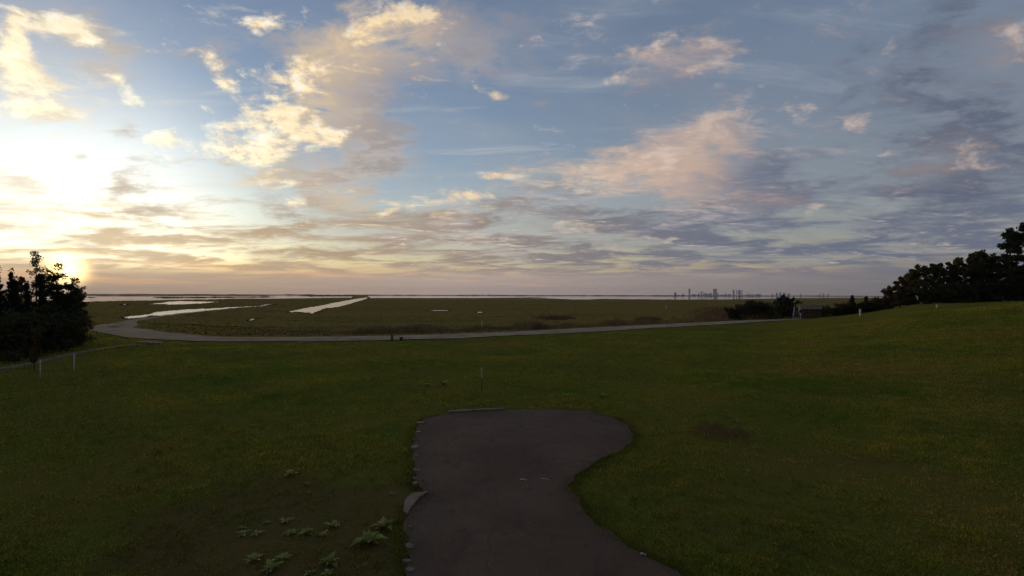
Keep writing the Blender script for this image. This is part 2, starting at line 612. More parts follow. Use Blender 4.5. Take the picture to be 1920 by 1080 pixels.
def f_marsh():
    p = pos()
    pst = mapping(p, scale=(0.6, 1.3, 1))
    a = noise(pst, 0.018, 6, 0.62, 0.8)
    b = noise(pst, 0.12, 5, 0.6)
    c = noise(p, 1.4, 4, 0.6)
    f = a * 0.6 + b * 0.4 + (c - 0.5) * 0.25
    col = ramp3(f, (0.250, 0.152, 0.050), (0.195, 0.138, 0.034), (0.250, 0.135, 0.060))
    st = noise(mapping(p, rot=(0, 0, 0.1), scale=(0.25, 1.0, 1)), 0.05, 5, 0.65, 0.6)
    col = mixc(sstep(st, 0.52, 0.66) * 0.6, col, (0.115, 0.078, 0.030))
    col = mixc(sstep(st, 0.46, 0.34) * 0.5, col, (0.200, 0.175, 0.036))
    return col, b + c * 0.4, dict(bump=0.8, dist=0.35)


def f_asphalt():
    p = pos()
    big = noise(p, 0.55, 5, 0.6, 0.6)
    grit = noise(p, 60.0, 3, 0.7)
    mid = noise(p, 6.0, 5, 0.65)
    c = mixc(sstep(big, 0.35, 0.68), (0.104, 0.062, 0.040), (0.140, 0.088, 0.058))
    c = mixc(sstep(mid, 0.56, 0.75) * 0.45, c, (0.046, 0.035, 0.031))
    c = mixc(sstep(grit, 0.60, 0.75) * 0.5, c, (0.135, 0.110, 0.098))
    speck = noise(p, 22.0, 3, 0.7)
    c = mixc(sstep(speck, 0.57, 0.70) * 0.35, c, (0.185, 0.138, 0.100))
    c = mixc(sstep(speck, 0.43, 0.30) * 0.7, c, (0.040, 0.030, 0.026))
    stain = noise(mapping(p, scale=(1.0, 0.45, 1)), 1.3, 5, 0.65, 1.0)
    c = mixc(sstep(stain, 0.55, 0.68) * 0.45, c, (0.060, 0.044, 0.038))
    v = nnew('ShaderNodeTexVoronoi')
    v.feature = 'DISTANCE_TO_EDGE'
    put(v.inputs['Vector'], vmath('ADD', p, vmath('SCALE', noise(p, 1.8, 4, 0.6, out=1), scale=0.6)))
    v.inputs['Scale'].default_value = 0.33
    crack = sstep(S(v.outputs['Distance']), 0.008, 0.0) * sstep(big, 0.46, 0.6)
    c = mixc(crack * 0.3, c, (0.012, 0.010, 0.010))
    return c, grit * 0.5 + mid * 0.5 - crack * 0.6, dict(bump=0.6, dist=0.012, Roughness=lin(mid, 0.3, 0.7, 0.72, 0.95))


def f_dirt_road():
    p = pos()
    a = noise(p, 0.5, 5, 0.6, 0.5)
    b = noise(p, 5.0, 5, 0.65)
    c = mixc(sstep(a * 0.7 + b * 0.3, 0.36, 0.64), (0.30, 0.205, 0.125), (0.45, 0.315, 0.198))
    return c, b, dict(bump=0.5, dist=0.05)


def f_concrete():
    p = pos()
    a = noise(p, 2.2, 5, 0.6, 0.4)
    b = noise(p, 24.0, 4, 0.65)
    c = mixc(sstep(a * 0.6 + b * 0.4, 0.35, 0.65), (0.130, 0.094, 0.066), (0.270, 0.205, 0.145))
    return c, b, dict(bump=0.6, dist=0.01)


def f_water():
    p = pos()
    n = noise(mapping(p, scale=(0.6, 1.0, 1)), 0.35, 4, 0.6)
    return (0.018, 0.020, 0.020), n, dict(bump=0.05, dist=0.04, IOR=1.333)


def f_rippled():
    p = pos()
    n = noise(mapping(p, scale=(0.5, 1.0, 1)), 0.9, 4, 0.6)
    return (0.018, 0.020, 0.020), n, dict(bump=0.8, dist=0.22, IOR=1.333)


def plain(c1, c2, sc=3.0, **ex):
    def fn():
        p = pos()
        n = noise(p, sc, 5, 0.62)
        return mixc(sstep(n, 0.35, 0.65), c1, c2), n, dict(bump=0.4, dist=0.01, **ex)
    return fn


def f_leaf(c1, c2, tr=0.22, sc=1.6):
    def fn():
        oi = nnew('ShaderNodeObjectInfo')
        p = pos()
        n = noise(p, sc, 3, 0.6)
        f = n + (S(oi.outputs['Random']) - 0.5) * 0.35
        return mixc(sstep(f, 0.32, 0.68), c1, c2), None, dict(translucent=tr)
    return fn


M = {}
M['lawn'] = material('lawn_turf', f_lawn, 0.95, 0.0)
M['blade'] = material('grass_blade', f_blade, 0.85, 0.0)
M['tuft'] = material('coarse_grass', plain((0.150, 0.150, 0.026), (0.240, 0.215, 0.036), 0.8), 0.9, 0.0)
M['marsh'] = material('marsh_ground', f_marsh, 0.95, 0.0)
M['asphalt'] = material('old_asphalt', f_asphalt, 0.88, 0.08)
M['dirt'] = material('pale_dirt', f_dirt_road, 0.95, 0.0)
M['concrete'] = material('worn_concrete', f_concrete, 0.9, 0.2)
M['water'] = material('still_water', f_water, 0.03, 0.5)
M['rippled'] = material('rippled_water', f_rippled, 0.05, 0.5)
M['reed'] = material('reed', plain((0.150, 0.105, 0.048), (0.270, 0.185, 0.090), 0.35), 0.9, 0.0)
M['reed_rust'] = material('rusty_reed', plain((0.135, 0.072, 0.040), (0.190, 0.105, 0.058), 0.5), 0.9, 0.0)
M['rim'] = material('shade_toned_grass', plain((0.030, 0.026, 0.012), (0.052, 0.044, 0.018), 0.1), 0.9, 0.0)  # shade of the upright bank sides put into the base colour
M['bark'] = material('bark', plain((0.045, 0.034, 0.025), (0.085, 0.066, 0.050), 4.0), 0.95, 0.1)
M['bark_pale'] = material('pale_bark', plain((0.11, 0.088, 0.068), (0.17, 0.140, 0.110), 4.0), 0.95, 0.1)
M['leaf_dark'] = material('leaf_dark', f_leaf((0.030, 0.034, 0.013), (0.062, 0.062, 0.020)), 0.8, 0.2)
M['leaf_olive'] = material('leaf_olive', f_leaf((0.066, 0.070, 0.018), (0.120, 0.112, 0.030), 0.3), 0.8, 0.2)
M['leaf_rust'] = material('leaf_rust', f_leaf((0.072, 0.042, 0.018), (0.130, 0.070, 0.026), 0.3), 0.8, 0.2)
M['leaf_cedar'] = material('leaf_cedar', f_leaf((0.022, 0.028, 0.014), (0.042, 0.050, 0.022), 0.1), 0.85, 0.15)
M['weed'] = material('weed_leaf', f_leaf((0.185, 0.205, 0.042), (0.285, 0.305, 0.070), 0.2, 6.0), 0.65, 0.3)
M['white'] = material('white_paint', plain((0.36, 0.32, 0.26), (0.52, 0.46, 0.38), 5.0), 0.6, 0.3)
M['wood'] = material('weathered_wood', plain((0.085, 0.060, 0.042), (0.145, 0.105, 0.075), 6.0), 0.9, 0.15)
M['wood_dark'] = material('dark_stained_wood', plain((0.075, 0.048, 0.036), (0.115, 0.074, 0.055), 6.0), 0.9, 0.15)
M['wood_pale'] = material('pale_timber', plain((0.25, 0.195, 0.135), (0.34, 0.270, 0.190), 6.0), 0.85, 0.15)
M['black'] = material('black_plastic', plain((0.012, 0.012, 0.013), (0.024, 0.023, 0.024), 6.0), 0.55, 0.3)
M['orange'] = material('faded_orange_sleeve', plain((0.42, 0.26, 0.12), (0.52, 0.34, 0.17), 8.0), 0.7, 0.3)
M['tower_grey'] = material('far_tower_grey', plain((0.16, 0.165, 0.19), (0.20, 0.205, 0.23), 0.02), 0.6, 0.4)
M['tower_dark'] = material('far_tower_dark', plain((0.085, 0.085, 0.105), (0.115, 0.115, 0.135), 0.02), 0.5, 0.5)
M['tower_pale'] = material('far_tower_pale', plain((0.27, 0.25, 0.25), (0.33, 0.31, 0.30), 0.02), 0.6, 0.4)
M['tower_red'] = material('far_tower_reddish', plain((0.17, 0.115, 0.115), (0.22, 0.15, 0.145), 0.02), 0.6, 0.4)
M['far_wood'] = material('far_treeline', plain((0.022, 0.022, 0.018), (0.040, 0.038, 0.028), 0.01), 0.95, 0.1)
M['litter'] = material('dry_leaf_litter', plain((0.30, 0.25, 0.19), (0.42, 0.37, 0.29), 20.0), 0.8, 0.2)


# ------------------------------------------------------------------ ground: lawn on the near side of the road, marsh beyond it to the horizon
def build_ground():
    angs = np.concatenate([np.arange(-62, 62, 0.5), np.arange(62, 298, 4.0)])
    rad = [0.0]
    r = 0.6
    while r < 13000:
        rad.append(r)
        r = r * 1.033 + 0.02
    rad = np.array(rad[1:])
    na, nr = len(angs), len(rad)
    A, RR = np.meshgrid(np.radians(angs), rad)
    X = np.sin(A) * RR; Y = np.cos(A) * RR
    Z = terrain(X, Y)
    V = np.stack([X, Y, Z], -1).reshape(-1, 3)
    V = np.vstack([V, [[0, 0, tz(0, 0)]]])
    idx = np.arange(na * nr).reshape(nr, na)
    a = idx[:-1]; b = np.roll(idx, -1, axis=1)[:-1]; c = np.roll(idx, -1, axis=1)[1:]; d = idx[1:]
    F = np.stack([a, d, c, b], -1).reshape(-1, 4)
    cen = V[F].mean(axis=1)
    beyond = cen[:, 1] > np.interp(cen[:, 0], _rx, _ry)
    for name, sel, mat, lab in (('lawn', ~beyond, M['lawn'], None), ('marsh', beyond, M['marsh'], None)):
        f = F[sel]
        u, inv = np.unique(f, return_inverse=True)
        me = mesh_np(name, V[u], inv.reshape(f.shape), mat, True)
        o = link(bpy.data.objects.new(name, me))
        tag(o, kind='structure')
        if name == 'lawn':
            o['label'] = 'mown olive green lawn sloping up to the trees'
            # the middle of the polar grid
            core = bpy.data.meshes.new('lawn_core')
            ring = [tuple(V[i]) for i in idx[0]]
            core.from_pydata(ring, [], [tuple(range(na))[::-1]])
            bm = bmesh.new(); bm.from_mesh(me)
            vs_ = [bm.verts.new(p) for p in ring]
            bm.faces.new(vs_[::-1])
            bmesh.ops.remove_doubles(bm, verts=bm.verts, dist=1e-5)
            bm.to_mesh(me); bm.free()
            bpy.data.meshes.remove(core)
        else:
            o['label'] = 'flat brown and green salt marsh reaching to the bay'


build_ground()


def ribbon(name, centre, width, mat, lift, label, taper=None):
    """a strip that follows the ground"""
    pts = []
    n = len(centre)
    P_ = [Vector((c.x, c.y, 0)) for c in centre]
    # Catmull-Rom
    for i in range(n - 1):
        p0 = P_[max(i - 1, 0)]; p1 = P_[i]; p2 = P_[i + 1]; p3 = P_[min(i + 2, n - 1)]
        k = max(3, int((p2 - p1).length / 0.8))
        for j in range(k):
            t = j / k
            pts.append(0.5 * ((2 * p1) + (p2 - p0) * t + (2 * p0 - 5 * p1 + 4 * p2 - p3) * t * t + (3 * p1 - p0 - 3 * p2 + p3) * t ** 3))
    pts.append(P_[-1])
    V, F = [], []
    cross = (-0.5, -0.25, 0.25, 0.5)
    rr = random.Random(len(pts))
    wl = wr = 0.0
    for i, p in enumerate(pts):
        d = (pts[min(i + 1, len(pts) - 1)] - pts[max(i - 1, 0)]).normalized()
        nn = Vector((-d.y, d.x, 0))
        wl = wl * 0.7 + rr.uniform(-0.05, 0.05) * width; wr = wr * 0.7 + rr.uniform(-0.05, 0.05) * width
        w = width if taper is None else width * taper(i / len(pts))
        for c in cross:
            off = c * w + (wl if c < -0.4 else wr if c > 0.4 else 0)
            q = p + nn * off
            h = lift if abs(c) < 0.4 else lift * 0.5
            V.append((q.x, q.y, tz(q.x, q.y) + h))
    for i in range(len(pts) - 1):
        for j in range(3):
            a = i * 4 + j
            F.append((a, a + 1, a + 5, a + 4))
    o = link(bpy.data.objects.new(name, mesh_np(name, V, F, mat, True)))
    tag(o, label, kind='structure')
    return o


ribbon('dirt_road', ROAD, 3.7, M['dirt'], 0.10, 'pale dirt road curving between the lawn and the marsh')
track_px = [(196, 606), (222, 603.5), (240, 598.5), (262, 593), (308, 587.5), (350, 583.5), (390, 580), (440, 577)]
ribbon('dirt_track', [G(*p) for p in track_px], 3.2, M['dirt'], 0.09, 'narrow dirt track turning off the road along the ditch', lambda t: 1.0 - 0.45 * t)


# ------------------------------------------------------------------ water
def outline(poly, name, label, z, jitter=0.012, sub=14, closed_jit=None, seed=1):
    """flat sheet of water whose banks are ragged; poly in photograph pixels"""
    rr = random.Random(seed)
    pts = []
    n = len(poly)
    for i in range(n):
        a = on_plane(*poly[i][:2], z); b = on_plane(*poly[(i + 1) % n][:2], z)
        flat = len(poly[i]) > 2                      # an edge to be left straight
        k = 1 if flat else sub
        for j in range(k):
            p = a.lerp(b, j / k)
            if j > 0:
                r0 = math.hypot(p.x, p.y)
                amp = r0 * jitter * min(1.0, r0 / 150.0) * rr.gauss(0, 1)
                dr = Vector((p.x, p.y, 0)).normalized()
                p = p + dr * amp
            pts.append(p)
    bm = bmesh.new()
    vs_ = [bm.verts.new((p.x, p.y, z)) for p in pts]
    es = [bm.edges.new((vs_[i], vs_[(i + 1) % len(vs_)])) for i in range(len(vs_))]
    bmesh.ops.triangle_fill(bm, edges=es, use_beauty=True)
    for f in bm.faces:
        if f.normal.z < 0: f.normal_flip()
    me = bpy.data.meshes.new(name)
    bm.to_mesh(me); bm.free()
    me.materials.append(M['water'] if name in ('bay', 'lagoon') else M['rippled'])
    o = link(bpy.data.objects.new(name, me))
    tag(o, label, kind='structure')
    return pts


def hz(px, dy):
    """a pixel dy below the photographed horizon"""
    return horizon_photo(px) + dy


BANKS = []
WZ = -1.93
far_dy = 1.0
shore = [(690, 561), (760, 561.5), (900, 562.5), (960, 562.2), (1020, 563.2), (1075, 565.6), (1100, 565.8), (1130, 564.3), (1250, 564.8), (1360, 563.5),
         (1430, 561.5), (1500, 559.2), (1600, 556.6), (1700, 554.6), (1900, 551)]
bay = [(x, y) for x, y in shore] + [(1900, hz(1900, far_dy), 1), (1500, hz(1500, far_dy), 1), (1000, hz(1000, far_dy), 1), (690, hz(690, far_dy), 1)]
BANKS.append(outline(bay, 'bay', 'calm pale bay stretching below the distant skyline', WZ, 0.020, 22, seed=4)[:22 * 14])
lw = [(60, 556), (170, 556.8), (215, 557.2), (250, 557.4), (285, 558), (330, 558.0), (400, 558.6), (440, 558), (520, 559.6), (600, 559.6), (660, 559.6), (660, hz(660, far_dy), 1), (300, hz(300, far_dy), 1), (60, hz(60, far_dy), 1)]
BANKS.append(outline(lw, 'lagoon', 'bright lagoon among low marsh islands near the trees', WZ, 0.02, 16, seed=5)[:16 * 10])
pond = [(272, 564.3), (300, 562.6), (315, 560.6), (340, 559.9), (352, 560.8), (385, 562.0), (412, 563.2), (386, 565.2), (345, 566.4), (318, 566.6), (305, 565.2)]
BANKS.append(outline(pond, 'marsh_pond', 'irregular bright pond just short of the lagoon', WZ, 0.012, 7, seed=6))
BANKS.append(outline([(226, 563.4), (233, 562.4), (241, 563.4), (234, 564.6)], 'marsh_pool', 'tiny bright pool left of the irregular pond', WZ, 0.006, 4, seed=7))
ditch = [(231, 588.5), (240, 585.8), (278, 583.6), (284, 580.6), (310, 578.0), (340, 576.4), (400, 575.0), (440, 573.6), (480, 572.4), (515, 570.4),
         (515, 570.9), (480, 573.5), (440, 575.4), (400, 578.4), (345, 582.6), (300, 586.6), (285, 586.2), (276, 588.2), (240, 590.8)]
BANKS.append(outline(ditch, 'water_ditch', 'long narrow ditch of bright water beside the track', WZ, 0.009, 8, seed=8))
chan = [(538, 585), (552, 581.5), (565, 578.6), (600, 573.6), (640, 566), (668, 561.6), (691, 558.9), (691, 561.6), (672, 567), (655, 572), (640, 576),
        (625, 578.2), (612, 578.8), (603, 582), (594, 586), (585, 589.4), (578, 586.6), (566, 586.4), (556, 585.0)]
BANKS.append(outline(chan, 'tidal_channel', 'broad straight channel of bright water running to the bay', WZ, 0.013, 8, seed=9))
BANKS.append(outline([(798, 585.4), (815, 584.6), (842, 584.8), (842, 585.8), (815, 586.2)], 'marsh_pool', 'thin sliver of water in the middle of the marsh', WZ, 0.003, 4, seed=10))
BANKS.append(outline([(892, 588.8), (898, 587.8), (908, 588.4), (904, 590.3), (894, 590.3)], 'marsh_pool', 'small oval pool right of the thin sliver of water', WZ, 0.003, 4, seed=11))
BANKS.append(outline([(464, 598.8), (472, 596.0), (479, 596.2), (476, 598.6), (468, 600.2)], 'marsh_pool', 'small slanting pool left of the broad channel', WZ, 0.003, 4, seed=12))
BANKS.append(outline([(480, 571.4), (500, 569.4), (520, 569.0), (505, 570.4)], 'marsh_pool', 'faint pool at the far end of the ditch', WZ, 0.003, 4, seed=13))


# ------------------------------------------------------------------ far shore and marsh islands
def land_strip(name, pts, depth, hgt, mat, label, seed, step=60.0, kind='stuff', base=-2.2):
    """long low strip of land with a bumpy top (pts: ground points, front edge)"""
    rr = random.Random(seed)
    V, F = [], []
    run = []
    for a, b in zip(pts[:-1], pts[1:]):
        k = max(1, int((b - a).length / step))
        run += [a.lerp(b, j / k) for j in range(k)]
    run.append(pts[-1])
    h = hgt
    for i, p in enumerate(run):
        out = Vector((p.x, p.y, 0)).normalized()
        edge = min(1.0, i / 3, (len(run) - 1 - i) / 3) * 0.9 + 0.1
        h = hgt * (0.55 + 0.45 * rr.random()) * edge
        q = p + out * depth
        m1 = p + out * depth * 0.25; m2 = p + out * depth * 0.7
        V += [(p.x, p.y, base), (p.x, p.y, base + h * 0.55), (m1.x, m1.y, base + h), (m2.x, m2.y, base + h * (0.8 + 0.2 * rr.random())), (q.x, q.y, base)]
    for i in range(len(run) - 1):
        for j in range(4):
            a = i * 5 + j
            F.append((a, a + 5, a + 6, a + 1))
    o = link(bpy.data.objects.new(name, mesh_np(name, V, F, mat, False)))
    return tag(o, label, kind=kind)


def far_pts(xs, dy, z=-2.0):
    return [on_plane(x, hz(x, d), z) for x, d in zip(xs, dy if isinstance(dy, (list, tuple)) else [dy] * len(xs))]


land_strip('far_shore', far_pts([620, 800, 1000, 1200, 1400, 1600, 1800, 2100], 0.98), 160, 9.0, M['far_wood'], 'dark thin line of the far shore across the bay', 1, 70)
land_strip('far_shore', far_pts([-200, 0, 160, 300, 450, 620], 0.98), 160, 12.0, M['far_wood'], 'dark thin line of the far shore beyond the lagoon', 2, 70)
land_strip('wooded_point', far_pts([560, 600, 640, 668, 690], [1.9, 1.9, 1.8, 1.7, 1.6]), 90, 7.0, M['far_wood'], 'low dark wooded point behind the end of the channel', 3, 12)
land_strip('marsh_island', far_pts([120, 200, 300, 420, 520], [3.0, 3.1, 3.0, 2.6, 2.3]), 120, 2.4, M['rim'], 'long flat dark island across the middle of the lagoon', 4, 20)
land_strip('marsh_island', far_pts([284, 320, 370, 430, 520], [6.2, 6.6, 6.2, 5.4, 4.6]), 140, 1.7, M['rim'], 'flat dark island tapering to a point in the lagoon', 5, 12)
land_strip('marsh_island', far_pts([160, 172, 184], [6.2, 6.4, 6.2]), 60, 1.4, M['rim'], 'small dark island in the lagoon close to the trees', 6, 8)
land_strip('marsh_island', far_pts([960, 1000, 1032], [3.6, 4.0, 3.8]), 120, 1.2, M['rim'], 'flat sliver of an island in the bay', 7, 15)

land_strip('far_town', far_pts([1258, 1300, 1340, 1380, 1425], 0.75), 200, 17.0, M['tower_grey'], 'jagged low town along the far shore at the feet of the towers', 8, 26, base=-3.0)
land_strip('far_town', far_pts([1440, 1470, 1510, 1560], 0.75), 200, 13.0, M['tower_grey'], 'fainter low town along the far shore right of the spiky cedar', 9, 26, base=-3.0)


# ------------------------------------------------------------------ asphalt path with its round end
PATH_PX = [(765, 1080), (763, 1030), (760, 985), (768, 962), (786, 942), (801, 929), (781, 908), (776, 870), (776, 835), (781, 806), (797, 788), (830, 779), (880, 773.5),
           (940, 770.5), (1000, 769.5), (1060, 770.5), (1110, 775), (1150, 785), (1176, 799), (1187, 817), (1182, 832), (1160, 847), (1125, 864), (1098, 882),
           (1076, 901), (1064, 914), (1066, 926), (1084, 942), (1098, 966), (1118, 990), (1150, 1013), (1190, 1038), (1230, 1058), (1280, 1080)]
def flat(px, py, z=0.0):
    d = ray(px, py); t = (z - CAM_H) / d.z
    return Vector((d.x * t, d.y * t, z))


_pp = [flat(*p) for p in PATH_PX]
l0, l1 = _pp[1], _pp[0]
_left = [Vector((_pp[0].x - 0.02, 4.0, 0)), Vector((_pp[0].x + 0.1, 1.0, 0)), Vector((_pp[0].x + 0.2, -3.0, 0))]
_right = [Vector((2.7, -3.0, 0)), Vector((2.6, 1.0, 0)), Vector((2.35, 4.0, 0))]
PATH = [Vector((p.x, p.y, 0)) for p in (_left[::-1] + _pp + _right)]


def build_path():
    rr = random.Random(11)
    wx = wy = 0.0
    pts = []
    n = len(PATH)
    for i in range(n):
        a, b = PATH[i], PATH[(i + 1) % n]
        k = max(2, int((b - a).length / 0.10))
        for j in range(k):
            p = a.lerp(b, j / k)
            wx = wx * 0.75 + rr.gauss(0, 0.020); wy = wy * 0.75 + rr.gauss(0, 0.026)
            pts.append(p + Vector((wx, wy, 0)))
    bm = bmesh.new()
    top = [bm.verts.new((p.x, p.y, 0.045)) for p in pts]
    bot = [bm.verts.new((p.x, p.y, -0.05)) for p in pts]
    m = len(pts)
    es = [bm.edges.new((top[i], top[(i + 1) % m])) for i in range(m)]
    bmesh.ops.triangle_fill(bm, edges=es, use_beauty=True)
    for f in bm.faces:
        if f.normal.z < 0: f.normal_flip()
    for i in range(m):
        j = (i + 1) % m
        bm.faces.new((bot[i], bot[j], top[j], top[i]))
    me = bpy.data.meshes.new('asphalt_path')
    bm.to_mesh(me); bm.free()
    me.materials.append(M['asphalt'])
    o = link(bpy.data.objects.new('asphalt_path', me))
    return tag(o, 'dark asphalt path widening into a rounded end', kind='structure')


path = build_path()
PATH_XY = np.array([(p.x, p.y) for p in PATH])


def in_path(x, y, grow=0.0):
    inside = np.zeros(len(x), dtype=bool)
    px_, py_ = PATH_XY[:, 0], PATH_XY[:, 1]
    c = PATH_XY.mean(axis=0)
    n = len(px_)
    j = n - 1
    for i in range(n):
        cond = ((py_[i] > y) != (py_[j] > y)) & (x < (px_[j] - px_[i]) * (y - py_[i]) / (py_[j] - py_[i] + 1e-12) + px_[i])
        inside ^= cond
        j = i
    return inside


def chunk(px, py, w, l, h, rz, seed, parent, name='kerb_stone', mat=None):
    rr = random.Random(seed)
    c = flat(px, py)
    bm = bmesh.new()
    k = 7
    ring = []
    for i in range(k):
        a = 2 * math.pi * i / k
        f = rr.uniform(0.75, 1.12)
        x, y = math.cos(a) * w / 2 * f, math.sin(a) * l / 2 * f
        ring.append((x * math.cos(rz) - y * math.sin(rz), x * math.sin(rz) + y * math.cos(rz)))
    tv = [bm.verts.new((c.x + x * 0.9, c.y + y * 0.9, 0.047 + h * rr.uniform(0.7, 1.0))) for x, y in ring]
    bv_ = [bm.verts.new((c.x + x, c.y + y, -0.04)) for x, y in ring]
    bm.faces.new(tv)
    for i in range(k):
        j = (i + 1) % k
        bm.faces.new((bv_[i], bv_[j], tv[j], tv[i]))
    me = bpy.data.meshes.new(name)
    bm.to_mesh(me); bm.free()
    me.materials.append(mat or M['concrete'])
    return link(bpy.data.objects.new(name, me), parent)


for i, (px, py, w, l, h) in enumerate([(790, 800, 0.20, 0.16, 0.03), (786, 808, 0.17, 0.14, 0.02), (783, 817, 0.20, 0.18, 0.03), (782, 827, 0.13, 0.14, 0.02), (780, 845, 0.16, 0.20, 0.03), (781, 856, 0.10, 0.12, 0.015),
                                      (779, 887, 0.09, 0.16, 0.02), (780, 897, 0.10, 0.14, 0.02), (779, 911, 0.12, 0.12, 0.02), (768, 999, 0.10, 0.18, 0.025), (765, 1030, 0.09, 0.14, 0.02), (766, 1062, 0.10, 0.2, 0.02), (770, 1074, 0.12, 0.1, 0.02)]):
    g = (1.25, 0.6, 0.95, 0.5, 1.4, 0.7)[i % 6]
    chunk(px + (i * 37 % 7) - 3, py + (i * 23 % 9) - 4, w * g, l * g, h * 0.7, i * 0.7, i, path)


def slab(name, poly, z0, z1, mat, parent=None, label=None):
    pts = [flat(*p) for p in poly]
    bm = bmesh.new()
    t = [bm.verts.new((p.x, p.y, z1)) for p in pts]; b = [bm.verts.new((p.x, p.y, z0)) for p in pts]
    f = bm.faces.new(t)
    n = len(pts)
    for i in range(n):
        j = (i + 1) % n
        bm.faces.new((b[i], b[j], t[j], t[i]))
    bmesh.ops.recalc_face_normals(bm, faces=bm.faces)
    me = bpy.data.meshes.new(name)
    bm.to_mesh(me); bm.free()
    me.materials.append(mat)
    return link(bpy.data.objects.new(name, me), parent)


o = slab('concrete_patch', [(803, 929), (786, 941), (770, 960), (764, 972), (756, 966), (758, 950), (764, 939), (776, 932)], -0.05, 0.075, M['concrete'], path)
o['label'] = 'pale broken concrete patch at the edge of the path'
o = slab('concrete_edging', [(842, 777.5), (862, 775.8), (900, 773.4), (944, 771.6), (943, 770.2), (900, 771.6), (862, 773.6), (838, 776.0)], -0.05, 0.085, M['concrete'], path)
o['label'] = 'thin pale strip of concrete edging at the rounded end'

# a few scraps on the asphalt
for (px, py, w, l, lab) in [(981, 905, 0.13, 0.05, 'pale dry leaf scrap in the middle of the path'), (1022, 904, 0.16, 0.03, 'thin dry stalk lying right of the pale leaf scrap'),
                            (1206, 1047, 0.08, 0.05, 'pale leaf scrap near the lower right edge of the path')]:
    c = flat(px, py)
    mb = MB()
    for k in range(4):
        x0 = -w / 2 + w * k / 4; x1 = x0 + w / 4
        z0, z1 = 0.055 + 0.012 * math.sin(k * 1.3), 0.055 + 0.012 * math.sin((k + 1) * 1.3)
        h0 = l / 2 * math.sin(math.pi * (0.1 + 0.8 * k / 4)); h1 = l / 2 * math.sin(math.pi * (0.1 + 0.8 * (k + 1) / 4))
        i = len(mb.v)
        mb.v += [(x0, -h0, z0), (x1, -h1, z1), (x1, h1, z1 + 0.004), (x0, h0, z0 + 0.004), (x0, -h0, z0 - 0.003), (x1, -h1, z1 - 0.003), (x1, h1, z1 + 0.001), (x0, h0, z0 + 0.001)]
        mb.f += [(i, i + 1, i + 2, i + 3), (i + 7, i + 6, i + 5, i + 4)]
    o = mb.build('fallen_leaf', M['litter'])
    o.location = (c.x, c.y, 0); o.rotation_euler = (0, 0, 0.15)
    tag(o, lab, 'leaf', 'scraps on the path')


# ------------------------------------------------------------------ grass
def blades(name, X, Y, Hh, Wd, mat, label, seed, lean=0.45, per=5, spread=1.0, zoff=-0.01, zbase=None):
    rs = np.random.RandomState(seed)
    n = len(X) * per
    d = np.hypot(X, Y)
    bx = np.repeat(X, per) + rs.normal(0, 1, n) * np.repeat(spread * (0.02 + 0.0035 * d), per)
    by = np.repeat(Y, per) + rs.normal(0, 1, n) * np.repeat(spread * (0.02 + 0.0035 * d), per)
    bz = (terrain(bx, by) if zbase is None else np.full(n, zbase)) + zoff
    h = np.repeat(Hh, per) * rs.uniform(0.55, 1.15, n)
    w = np.repeat(Wd, per) * rs.uniform(0.7, 1.3, n)
    a = rs.uniform(0, 2 * math.pi, n)
    la = rs.uniform(0, 2 * math.pi, n)
    ll = rs.uniform(0.05, lean, n) * h
    cx, cy = np.cos(a) * w / 2, np.sin(a) * w / 2
    mx, my = np.cos(la) * ll * 0.35, np.sin(la) * ll * 0.35
    V = np.empty((n, 4, 3))
    V[:, 0] = np.stack([bx - cx, by - cy, bz], -1)
    V[:, 1] = np.stack([bx + cx, by + cy, bz], -1)
    V[:, 2] = np.stack([bx + cx * 0.75 + mx, by + cy * 0.75 + my, bz + h * 0.6], -1)
    V[:, 3] = np.stack([bx + np.cos(la) * ll - cx * 0.2, by + np.sin(la) * ll - cy * 0.2, bz + h], -1)
    F = np.arange(n * 4).reshape(n, 4)
    o = link(bpy.data.objects.new(name, mesh_np(name, V.reshape(-1, 3), F, mat)))
    return tag(o, label, kind='stuff')


